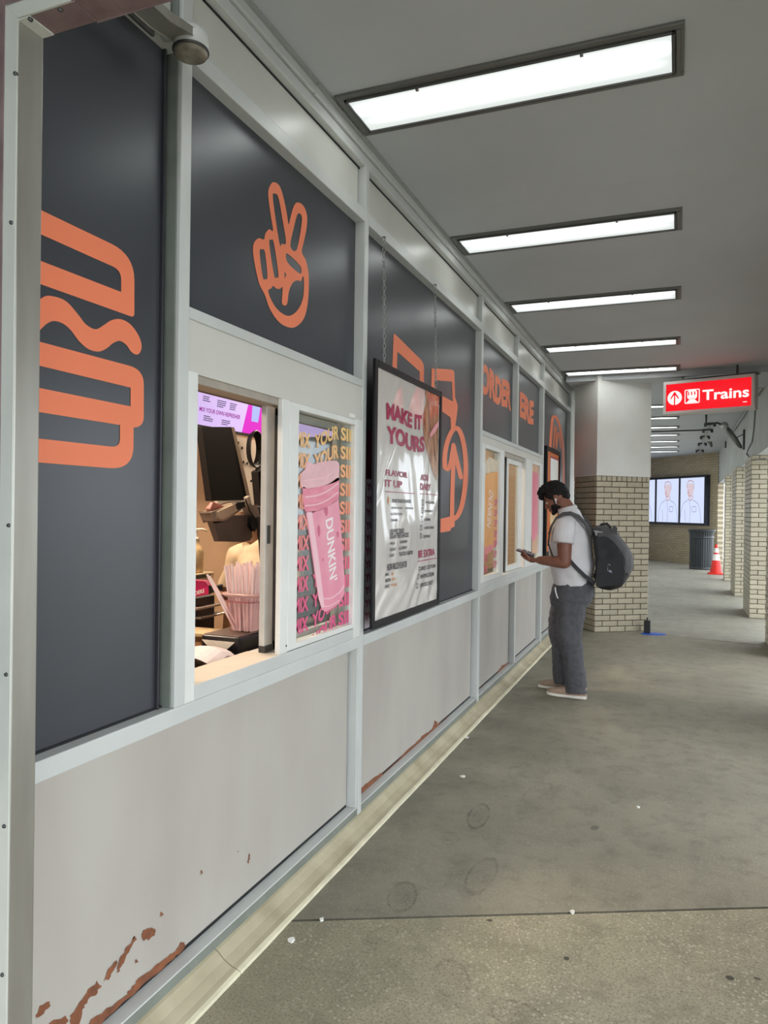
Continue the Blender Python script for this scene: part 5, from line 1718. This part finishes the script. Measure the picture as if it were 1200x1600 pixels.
class Frame:
    """head or hand frame: origin, forward, up, side"""

    def __init__(s, o, f, u):
        s.o, s.f, s.u = Vector(o), Vector(f).normalized(), Vector(u).normalized()
        s.s = s.f.cross(s.u).normalized()

    def __call__(s, f, u, w=0.0):
        return s.o + s.f * f + s.u * u + s.s * w

    def ell(s, mb, f, u, w, a, b, c, tilt=0.0, nu=18, nv=12):
        F2_ = s.f * math.cos(tilt) + s.u * math.sin(tilt)
        U2 = s.u * math.cos(tilt) - s.f * math.sin(tilt)
        mb.ell(s(f, u, w), F2_ * a, U2 * b, s.s * c, nu, nv)


def head_mesh(mb, h):
    h.ell(mb, -0.005, 0.030, 0, 0.098, 0.092, 0.076)          # skull
    h.ell(mb, 0.048, -0.030, 0, 0.048, 0.080, 0.060)          # face
    h.ell(mb, 0.056, -0.078, 0, 0.040, 0.036, 0.046)          # jaw
    h.ell(mb, 0.082, -0.098, 0, 0.017, 0.016, 0.020)          # chin
    h.ell(mb, 0.083, 0.022, 0, 0.016, 0.012, 0.050)           # brow
    for q in (-1, 1):
        h.ell(mb, 0.066, -0.028, q * 0.038, 0.024, 0.018, 0.018)   # cheek
        h.ell(mb, -0.002, -0.012, q * 0.077, 0.019, 0.032, 0.008, 0.15)   # ear
        h.ell(mb, 0.012, -0.028, q * 0.076, 0.008, 0.012, 0.007)
        h.ell(mb, 0.098, -0.040, q * 0.013, 0.012, 0.009, 0.009)   # nostril
        h.ell(mb, 0.02, -0.06, q * 0.052, 0.045, 0.022, 0.014, 0.45)   # jaw line
    mb.tube([h(0.090, 0.012), h(0.103, -0.014), h(0.113, -0.036)], [0.010, 0.0115, 0.013], 10, True)
    h.ell(mb, 0.095, -0.068, 0, 0.010, 0.006, 0.024)
    h.ell(mb, 0.093, -0.078, 0, 0.010, 0.007, 0.020)


def arm_mesh(mb, sh, el, wr, r=(0.062, 0.060, 0.050, 0.046, 0.033)):
    sh, el, wr = Vector(sh), Vector(el), Vector(wr)
    mb.tube([sh, sh.lerp(el, .5), el], [r[0], r[1], r[2]], 14, True)
    mb.tube([el, el.lerp(wr, .3), el.lerp(wr, .7), wr], [r[2], r[3] * 1.04, r[3] * 0.86, r[4]], 14, True)


def finger(mb, pts, r0, r1):
    n = len(pts)
    mb.tube(pts, [r0 + (r1 - r0) * i / (n - 1) for i in range(n)], 10, True)


def relaxed_hand(mb, wr, d, palm_n, thumb_side):
    """hand hanging from wrist wr along d; palm_n = palm normal; thumb towards thumb_side"""
    d, pn = Vector(d).normalized(), Vector(palm_n).normalized()
    sd = Vector(thumb_side).normalized()
    wr = Vector(wr)
    mb.tube([wr - d * .01, wr + d * .03, wr + d * .06, wr + d * .088], [0.028, 0.037, 0.040, 0.036], 14, True, flat=0.42, up=pn)
    for i, (o, ln) in enumerate(((.028, .072), (.010, .080), (-.009, .075), (-.027, .060))):
        b = wr + d * (.088 - .006 * abs(i - 1)) + sd * o
        finger(mb, [b, b + d * ln * .45 + pn * .006, b + d * ln * .8 + pn * .020, b + d * ln * .95 + pn * .036], .0088, .0068)
    b = wr + d * .025 + sd * .03
    finger(mb, [b, b + d * .03 + sd * .022 + pn * .006, b + d * .06 + sd * .024 + pn * .016], .0115, .0085)


def shoe(name, parent, toe, heel, w, m_up, m_sole, m_in):
    toe, heel = Vector(toe), Vector(heel)
    ax = toe - heel
    L = ax.length
    ax.normalize()
    sd = Vector((-ax.y, ax.x, 0))
    prof = [(0, .55), (.06, .78), (.25, .84), (.45, .8), (.68, 1.0), (.85, .92), (.95, .66), (1.0, .3)]
    n = 10

    def rings(zlo, hs, ws):
        out = []
        for (t, k), h in zip(prof, hs):
            c = heel + ax * (t * L)
            r = []
            for i in range(n * 2):
                a = 2 * math.pi * i / (n * 2)
                ca, sa = math.cos(a), math.sin(a)
                x = math.copysign(abs(ca) ** .6, ca) * k * w * ws
                z = zlo + (h - zlo) * (0.5 + 0.5 * math.copysign(abs(sa) ** .6, sa))
                r.append(c + sd * x + Vector((0, 0, z)))
            out.append(r)
        return out
    o = MB().loft(rings(0.016, [.088, .098, .10, .092, .074, .06, .052, .044], 0.94)).build(name, m_up, parent, smooth=True)
    MB().loft([[Vector((p.x, p.y, max(p.z, 0.0))) for p in r] for r in rings(0.0, [.034, .034, .032, .03, .03, .032, .036, .040], 1.04)]).build('shoe_sole', m_sole, o, smooth=True)
    return o


# ------------------------------------------------------------------ the man with the backpack
man = thing('person', 'man in white t-shirt and grey trousers with a backpack looking down at a phone', 'person', (-0.80, 6.18, 0))
hd = Frame((-0.938, 6.18, 1.608), (-0.866, -0.02, -0.50), (-0.5, 0, 0.866))
body = MB()
head_mesh(body, hd)
body.tube([(-0.80, 6.18, 1.43), (-0.845, 6.18, 1.51), (-0.895, 6.18, 1.585)], [0.072, 0.064, 0.060], 16, True)
body.stack([(-0.795, 6.18, 0.86, .13, .17), (-0.795, 6.18, 0.95, .13, .18), (-0.80, 6.18, 1.11, .15, .185), (-0.815, 6.18, 1.27, .135, .19), (-0.815, 6.18, 1.38, .11, .18), (-0.82, 6.18, 1.45, .075, .11)], 24, 2.3)
for (hp, kn, an) in (((-0.80, 6.09, .86), (-0.795, 6.07, .48), (-0.725, 6.06, .09)), ((-0.82, 6.27, .86), (-0.90, 6.28, .48), (-0.86, 6.29, .09))):
    body.tube([hp, Vector(hp).lerp(Vector(kn), .5), kn, Vector(kn).lerp(Vector(an), .4), an], [.095, .085, .06, .058, .038], 14, True)
    body.tube([Vector(an) + Vector((0.03, 0, -.03)), Vector(an) + Vector((-0.08, 0, -0.04)), Vector(an) + Vector((-0.17, 0, -0.055))], [.034, .036, .024], 12, True)
arm_mesh(body, (-0.845, 5.985, 1.375), (-0.832, 5.95, 1.092), (-1.035, 5.99, 1.100))
arm_mesh(body, (-0.83, 6.375, 1.375), (-0.80, 6.44, 1.10), (-0.87, 6.44, 0.86))
relaxed_hand(body, (-0.87, 6.44, 0.86), (-0.12, 0, -1), (0, -1, 0), (-1, 0, 0.1))
# left hand holding the phone from below
ph = Vector((-1.163, 6.045, 1.150))
pd, pn_ = Vector((-0.955, 0.06, 0.29)).normalized(), Vector((0.29, -0.12, 0.95)).normalized()
pn_ = (pn_ - pd * pn_.dot(pd)).normalized()
ps = pn_.cross(pd)
if ps.y < 0:
    ps = -ps
pp = lambda d, s, n: ph + pd * d + ps * s + pn_ * n
wr = Vector((-1.035, 5.99, 1.100))
body.tube([wr, pp(-.075, -.022, -.034), pp(-.040, -.010, -.030), pp(-.005, -.002, -.026)], [.033, .037, .040, .034], 14, True, flat=0.55, up=pn_)
for o, ln in ((.030, 0), (.010, .004), (-.011, .002), (-.031, -.006)):
    finger(body, [pp(o - .004, -.006, -.022), pp(o, .020, -.021), pp(o + .001, .041 + ln * .5, -.014), pp(o + .001, .048 + ln * .4, .001), pp(o - .001, .040, .013)], .0092, .0070)
finger(body, [pp(-.060, -.034, -.024), pp(-.040, -.046, -.012), pp(-.018, -.049, .001), pp(.006, -.040, .012), pp(.022, -.030, .013)], .0125, .0080)
bo = body.build('body', SKIN, man)
solidify_voxel(bo, 0.0045, 3)
# hair, beard, eyes, brows
hm = MB()
hd.ell(hm, -0.012, 0.048, 0, 0.103, 0.088, 0.083)
hd.ell(hm, 0.010, 0.098, 0, 0.095, 0.046, 0.072, -0.1)
hd.ell(hm, 0.075, 0.092, 0, 0.048, 0.034, 0.060, -0.35)
hd.ell(hm, 0.108, 0.062, 0.0, 0.020, 0.026, 0.050, -0.3)
hd.ell(hm, -0.070, -0.005, 0, 0.042, 0.060, 0.060)
for q in (-1, 1):
    hd.ell(hm, 0.03, 0.042, q * 0.066, 0.030, 0.042, 0.016)
    hd.ell(hm, 0.018, -0.002, q * 0.0745, 0.009, 0.030, 0.006)
random.seed(3)
for k in range(110):
    a, b_2 = random.uniform(0, 2 * math.pi), random.uniform(0.0, 1.15)
    f_, w_, u_ = math.sin(b_2) * math.cos(a), math.sin(b_2) * math.sin(a), math.cos(b_2)
    hd.ell(hm, 0.02 + f_ * .105, 0.062 + u_ * .078, w_ * .078, .016, .014, .015, random.uniform(-1, 1), 8, 6)
ho = hm.build('hair', HAIR, man)
solidify_voxel(ho, 0.005, 1)
ripple(ho, 0.006, 70)
# carve the face opening: hair must stay off the face plane
bm_ = MB()
hd.ell(bm_, 0.056, -0.084, 0, 0.038, 0.030, 0.0465)
hd.ell(bm_, 0.082, -0.101, 0, 0.0185, 0.0175, 0.0215)
hd.ell(bm_, 0.098, -0.058, 0, 0.009, 0.005, 0.024)
for q in (-1, 1):
    hd.ell(bm_, 0.030, -0.064, q * 0.0535, 0.046, 0.021, 0.0145, 0.5)
    hd.ell(bm_, 0.058, -0.072, q * 0.040, 0.026, 0.020, 0.012, 0.3)
    hd.ell(bm_, 0.022, -0.028, q * 0.0655, 0.008, 0.036, 0.008, 0.1)
be = bm_.build('beard', HAIR, man)
solidify_voxel(be, 0.004, 9)
ripple(be, 0.0012, 120)
for q in (-1, 1):
    eb = MB()
    eb.ell(hd(0.083, -0.002, q * 0.032), hd.f * .012, hd.u * .011, hd.s * .013, 12, 8)
    eb.build('eye', mat('eye_white', (196, 186, 178), 0.2), man, smooth=True)
    eb = MB()
    eb.ell(hd(0.0915, -0.007, q * 0.032), hd.f * .004, hd.u * .0055, hd.s * .0055, 10, 6)
    eb.build('iris', mat('dark_iris', (30, 20, 16), 0.15), man, smooth=True)
    MB().tube([hd(0.094, 0.022, q * 0.016), hd(0.095, 0.028, q * 0.034), hd(0.082, 0.022, q * 0.052)], [.004, .0045, .003], 8, True).build('eyebrow', HAIR, man, smooth=True)
    MB().ell(hd(0.087, 0.004, q * 0.032), hd.f * .013, hd.u * .0085, hd.s * .0155, 12, 8).build('eyelid', SKIN, man, smooth=True)
# t-shirt
SHIRT = mat('white_jersey', (214, 210, 212), 0.8, var=0.04, vscale=10, bump=0.15, bscale=160)
sm_ = MB()
sm_.stack([(-0.795, 6.18, 0.900, .150, .200), (-0.797, 6.18, 0.95, .156, .206), (-0.80, 6.18, 1.02, .168, .212), (-0.812, 6.18, 1.11, .176, .210), (-0.820, 6.18, 1.20, .172, .212), (-0.821, 6.18, 1.28, .164, .215), (-0.815, 6.18, 1.355, .145, .216), (-0.817, 6.18, 1.41, .118, .190), (-0.825, 6.18, 1.455, .098, .135), (-0.832, 6.18, 1.492, .084, .090), (-0.838, 6.18, 1.522, .072, .074)], 32, 2.3)
sm_.tube([(-0.825, 6.05, 1.405), (-0.838, 5.985, 1.375), (-0.843, 5.955, 1.31), (-0.845, 5.945, 1.245)], [.075, .084, .084, .082], 18)
sm_.tube([(-0.825, 6.31, 1.405), (-0.83, 6.375, 1.375), (-0.825, 6.41, 1.31), (-0.82, 6.42, 1.245)], [.075, .084, .084, .082], 18)
so_ = sm_.build('t_shirt', SHIRT, man)
solidify_voxel(so_, 0.006, 5)
ripple(so_, 0.009, 9, 2, (1, 1, 1.2))
ripple(so_, 0.004, 20, 5, (0.8, 0.8, 1.2))
col_m = MB()
n = 28
ring_ = lambda r, z, k: [(-0.842 - 0.012 * k + r * math.cos(2 * math.pi * i / n), 6.18 + r * 0.98 * math.sin(2 * math.pi * i / n), z + (0.022 if math.cos(2 * math.pi * i / n) > 0 else 0.022) * math.cos(2 * math.pi * i / n)) for i in range(n)]
col_m.loft([ring_(.078, 1.505, 0), ring_(.076, 1.528, 1), ring_(.066, 1.532, 1), ring_(.066, 1.505, 0)], cap=False)
col_m.build('collar', mat('white_rib', (206, 202, 204), 0.8), man, smooth=True)
chest = MB().lathe((-0.982, 6.07, 1.225), [(0.0001, 0.004), (0.012, 0.003), (0.013, 0)], 10, axis=(-1, -0.55, 0.1)).build('chest_mark', BLACK, man, smooth=True)
# trousers
TROU = mat('grey_marl', (88, 87, 91), 0.85, rgb2=(74, 73, 78), vscale=30, bump=0.2, bscale=140)
tm = MB()
tm.stack([(-0.79, 6.18, .955, .140, .185), (-0.785, 6.18, .91, .152, .196), (-0.785, 6.18, .86, .166, .200), (-0.80, 6.18, .79, .168, .200), (-0.815, 6.18, .73, .150, .188)], 30, 2.4)
tm.tube([(-0.795, 6.09, .80), (-0.795, 6.08, .68), (-0.802, 6.07, .57), (-0.80, 6.065, .48), (-0.775, 6.06, .36), (-0.755, 6.06, .20), (-0.742, 6.06, .045)], [.116, .114, .107, .100, .087, .083, .090], 22)
tm.tube([(-0.825, 6.27, .80), (-0.875, 6.275, .68), (-0.902, 6.28, .57), (-0.908, 6.28, .48), (-0.893, 6.285, .36), (-0.885, 6.29, .20), (-0.878, 6.29, .055)], [.116, .112, .105, .098, .086, .082, .086], 22)
to = tm.build('trousers', TROU, man)
solidify_voxel(to, 0.009, 4)
ripple(to, 0.012, 8, 3, (1.2, 1.2, 0.6))
ripple(to, 0.006, 22, 7, (1, 1, 1.3))
MB().strap([(-0.912, 6.01, .885), (-0.906, 5.998, .85), (-0.893, 5.99, .815), (-0.885, 5.985, .80)], (1, 0.4, 0), 0.010, 0.004).build('pocket_trim', mat('pale_trim', (206, 206, 208), 0.6), man)
UP = mat('beige_knit', (176, 150, 130), 0.8, var=0.12, vscale=60)
SOLE = mat('white_sole', (232, 226, 214), 0.6)
shoe('shoe', man, (-0.975, 6.075, 0), (-0.660, 6.045, 0), 0.052, UP, SOLE, None)
shoe('shoe', man, (-1.085, 6.30, 0), (-0.785, 6.285, 0), 0.052, UP, SOLE, None)
# phone in his hand, earbud in his ear
phone = MB().slab([ph + pd * a + ps * b_2 for a, b_2 in fillet([(-.074, -.035, .01), (.074, -.035, .01), (.074, .035, .01), (-.074, .035, .01)], 4)], pn_ * 0.009)
pt = thing('mobile_phone', 'dark mobile phone held in the hand of the man in white', 'phone', tuple(ph))
phone.build('case', mat('phone_case', (36, 30, 34), 0.35), pt, bevel=0.0015)
MB().slab([ph + pd * a + ps * b_2 + pn_ * 0.0092 for a, b_2 in fillet([(-.069, -.031, .008), (.069, -.031, .008), (.069, .031, .008), (-.069, .031, .008)], 4)], pn_ * 0.0006).build('display', emit('phone_display', (120, 110, 120), 0.25), pt)
q = -1 if hd(0, 0, -1).y < hd(0, 0, 1).y else 1
ea = thing('wireless_earbud', 'white wireless earbud in the ear of the man with the phone', 'earbud', tuple(hd(0.004, -0.018, q * 0.084)))
eb = MB()
eb.ell(hd(0.004, -0.016, q * 0.084), hd.f * .009, hd.u * .009, hd.s * .007, 12, 8)
eb.build('bud', mat('earbud_white', (240, 240, 240), 0.25), ea, smooth=True)
MB().tube([hd(0.006, -0.02, q * 0.087), hd(0.016, -0.048, q * 0.086)], [.0038, .0032], 8, True).build('stem', mat('earbud_white', (240, 240, 240), 0.25), ea, smooth=True)

# ------------------------------------------------------------------ backpack
bkp = thing('backpack', 'black backpack with grey lid flap worn by the standing man', 'backpack', (-0.5, 6.18, 0.87))
BPK = mat('black_nylon', (30, 30, 33), 0.6, var=0.15, vscale=12, bump=0.2, bscale=120)
BPG = mat('grey_nylon', (78, 76, 78), 0.7, var=0.1, vscale=14, bump=0.2, bscale=120)
prof = [(-.645, 1.345), (-.60, 1.372), (-.53, 1.368), (-.455, 1.315), (-.395, 1.24), (-.350, 1.165), (-.335, 1.09), (-.350, 1.02), (-.372, .965), (-.415, .905), (-.475, .872), (-.54, .868), (-.592, .888), (-.612, .95), (-.615, 1.05), (-.622, 1.15), (-.635, 1.26)]
prof = smooth_loop(prof, 3)
pcx, pcz = -.50, 1.11


def bag_rings(k0, sgn_off=0.0, pts=None, ys=(-.162, -.158, -.140, -.105, -.05, 0, .05, .105, .140, .158, .162), cap=True):
    rings = []
    for y in ys:
        t = abs(y) / .162
        s_ = (1 - 0.30 * t ** 4) * k0
        rings.append([(pcx + (x - pcx) * s_, 6.18 + y * k0, pcz + (z - pcz) * s_) for x, z in (pts or prof)])
    return rings


bp = MB().loft(bag_rings(1.0)).build('pack_body', BPK, bkp)
solidify_voxel(bp, 0.008, 6)
ripple(bp, 0.008, 14, 4)
# lid flap: the outer upper third, a little proud of the pack
cut = [p for p in prof if (p[1] > 1.0 and p[0] > -.625 and (p[0] + .5) * 0.9 + (p[1] - 1.11) * 0.75 > 0.045)]
inn = [(pcx + (x - pcx) * .93, pcz + (z - pcz) * .93) for x, z in cut][::-1]
fl_ = MB().loft(bag_rings(1.035, pts=cut + inn)).build('lid_flap', BPG, bkp)
solidify_voxel(fl_, 0.006, 4)
ripple(fl_, 0.006, 16, 9)
MB().tube([(-.60, 6.18, 1.36), (-.575, 6.18, 1.395), (-.535, 6.18, 1.402), (-.505, 6.18, 1.372), (-.515, 6.18, 1.355)], 0.011, 10, True).build('haul_loop', BPK, bkp, smooth=True)
MB().slab([(-.50, 6.10, 1.345), (-.455, 6.10, 1.325), (-.452, 6.10, 1.37), (-.475, 6.10, 1.385)], (0, .05, 0)).build('lid_tab', BPG, bkp, bevel=0.004)
for q in (-1, 1):
    yy = 6.18 + q * .125
    MB().strap([(-.640, yy + q * .0, 1.315), (-.685, yy + q * .012, 1.40), (-.74, yy + q * .025, 1.458), (-.80, yy + q * .035, 1.483), (-.86, yy + q * .04, 1.478), (-.915, yy + q * .04, 1.44), (-.95, yy + q * .035, 1.375), (-.968, yy + q * .03, 1.31)], (0, 1, -.25 * q), 0.062, 0.016).build('shoulder_strap', BPG, bkp, bevel=0.003)
    MB().strap([(-.966, yy + q * .03, 1.315), (-.972, yy + q * .045, 1.24), (-.93, yy + q * .095, 1.14), (-.87, yy + q * .105, 1.12)], (0, 1, 0), 0.03, 0.006).build('webbing', BPK, bkp)
    MB().strap([(-.80, 6.18 + q * .222, 1.115), (-.745, 6.18 + q * .218, 1.055), (-.68, 6.18 + q * .195, .99), (-.605, 6.18 + q * .15, .93)], (0, .3, 1), 0.03, 0.006).build('webbing', BPK, bkp)
sx_ = 6.18 - .150
pk = MB().slab([(x, 6.042, z) for x, z in fillet([(-.60, .90, .03), (-.40, .93, .03), (-.375, 1.04, .03), (-.43, 1.13, .03), (-.585, 1.12, .03)], 5)], (0, -0.028, 0)).build('side_pocket', BPK, bkp, bevel=0.008)
mk = MB()
mk.poly([[(x, 6.012, z) for x, z in stroke([(-.508, 1.078), (-.500, 1.088), (-.491, 1.084), (-.492, 1.075)], .004)]])
mk.poly([[(x, 6.0118, z) for x, z in [(-.511, 1.062), (-.507, 1.063), (-.506, 1.034), (-.510, 1.034)]]])
mk.poly([[(x, 6.0116, z) for x, z in [(-.505, 1.034), (-.494, 1.042), (-.482, 1.040), (-.474, 1.024), (-.49, 1.022)]]])
mk.build('reflective_mark', mat('reflective_grey', (128, 130, 142), 0.35, 0.3), bkp)
MB().strap([(-.605, 6.035, 1.335), (-.59, 6.03, 1.30), (-.575, 6.03, 1.25)], (1, 0, 0), 0.02, 0.006).build('clip', mat('clip_grey', (150, 150, 150), 0.4), bkp)
MB().strap([(-.62, 6.04, 1.345), (-.585, 6.035, 1.338), (-.555, 6.035, 1.33)], (0, 0, 1), 0.014, 0.006).build('clip', mat('clip_grey', (150, 150, 150), 0.4), bkp)

# ------------------------------------------------------------------ worker inside the hatch
wk = thing('person', 'worker in a cream shirt bending behind the till inside the order hatch', 'person', (-2.36, 3.93, 0))
wx, wy = -2.36, 3.93
hw = Frame((wx + 0.03, wy + 0.17, 1.395), (0.25, 0.80, -0.55), (0.12, 0.52, 0.84))
hw = Frame(hw.o, hw.f, (hw.u - hw.f * hw.u.dot(hw.f)))
wb_ = MB()
head_mesh(wb_, hw)
wb_.tube([(wx, wy + .02, 1.24), (wx + .01, wy + .08, 1.31), (wx + .02, wy + .13, 1.37)], [.065, .056, .054], 14, True)
wb_.stack([(wx, wy - .02, .80, .15, .12), (wx, wy - .02, .95, .14, .115), (wx, wy, 1.10, .155, .12), (wx, wy + .02, 1.20, .15, .10), (wx, wy + .03, 1.27, .09, .07)], 22, 2.2)
arm_mesh(wb_, (wx + .19, wy + .01, 1.205), (wx + .24, wy - .03, .95), (wx + .22, wy + .20, .93), (.05, .047, .042, .038, .028))
arm_mesh(wb_, (wx - .19, wy + .01, 1.205), (wx - .24, wy - .03, .95), (wx - .16, wy + .20, .93), (.05, .047, .042, .038, .028))
relaxed_hand(wb_, (wx + .22, wy + .20, .93), (-.1, 1, -.1), (0, -.1, -1), (-1, 0, 0))
relaxed_hand(wb_, (wx - .16, wy + .20, .93), (.1, 1, -.1), (0, -.1, -1), (1, 0, 0))
for q in (-1, 1):
    wb_.tube([(wx + q * .085, wy - .02, .82), (wx + q * .09, wy, .45), (wx + q * .09, wy - .02, .08)], [.08, .055, .036], 12, True)
    wb_.tube([(wx + q * .09, wy - .04, .05), (wx + q * .10, wy + .12, .035)], [.035, .028], 10, True)
wo = wb_.build('body', SKIN, wk)
solidify_voxel(wo, 0.0055, 3)
ws = MB()
ws.stack([(wx, wy - .02, .82, .172, .142), (wx, wy - .02, .95, .165, .138), (wx, wy, 1.10, .178, .142), (wx, wy + .02, 1.20, .172, .122), (wx, wy + .035, 1.27, .115, .092), (wx, wy + .055, 1.305, .075, .07)], 28, 2.2)
for q in (-1, 1):
    ws.tube([(wx + q * .12, wy + .01, 1.225), (wx + q * .19, wy + .005, 1.195), (wx + q * .222, wy - .012, 1.08), (wx + q * .24, wy - .028, .99)], [.065, .072, .07, .068], 16)
wso = ws.build('shirt', mat('cream_shirt', (206, 186, 156), 0.8, var=0.08, vscale=14, bump=0.2, bscale=120), wk)
solidify_voxel(wso, 0.009, 4)
ripple(wso, 0.014, 12, 6)
wt = MB()
wt.stack([(wx, wy - .02, .86, .165, .135), (wx, wy - .02, .78, .17, .14), (wx, wy - .01, .72, .155, .13)], 24, 2.3)
for q in (-1, 1):
    wt.tube([(wx + q * .085, wy - .01, .78), (wx + q * .09, wy, .45), (wx + q * .09, wy - .02, .05)], [.10, .08, .078], 16)
wto = wt.build('trousers', mat('dark_trousers', (44, 42, 46), 0.8), wk)
solidify_voxel(wto, 0.011, 4)
wc = MB()
hw.ell(wc, 0.0, 0.058, 0, 0.106, 0.072, 0.084)
wc.slab([hw(a_, 0.045, b_2) for a_, b_2 in smooth_loop([(.08, -.07), (.15, -.05), (.165, 0), (.15, .05), (.08, .07)], 4)], hw.u * 0.006)
wc.build('cap', mat('dark_cap', (40, 34, 36), 0.7), wk, smooth=True)
shoe('shoe', wk, (wx - .10, wy + .16, 0), (wx - .09, wy - .10, 0), 0.045, BLACK, BLACK, None)
shoe('shoe', wk, (wx + .10, wy + .16, 0), (wx + .09, wy - .10, 0), 0.045, BLACK, BLACK, None)
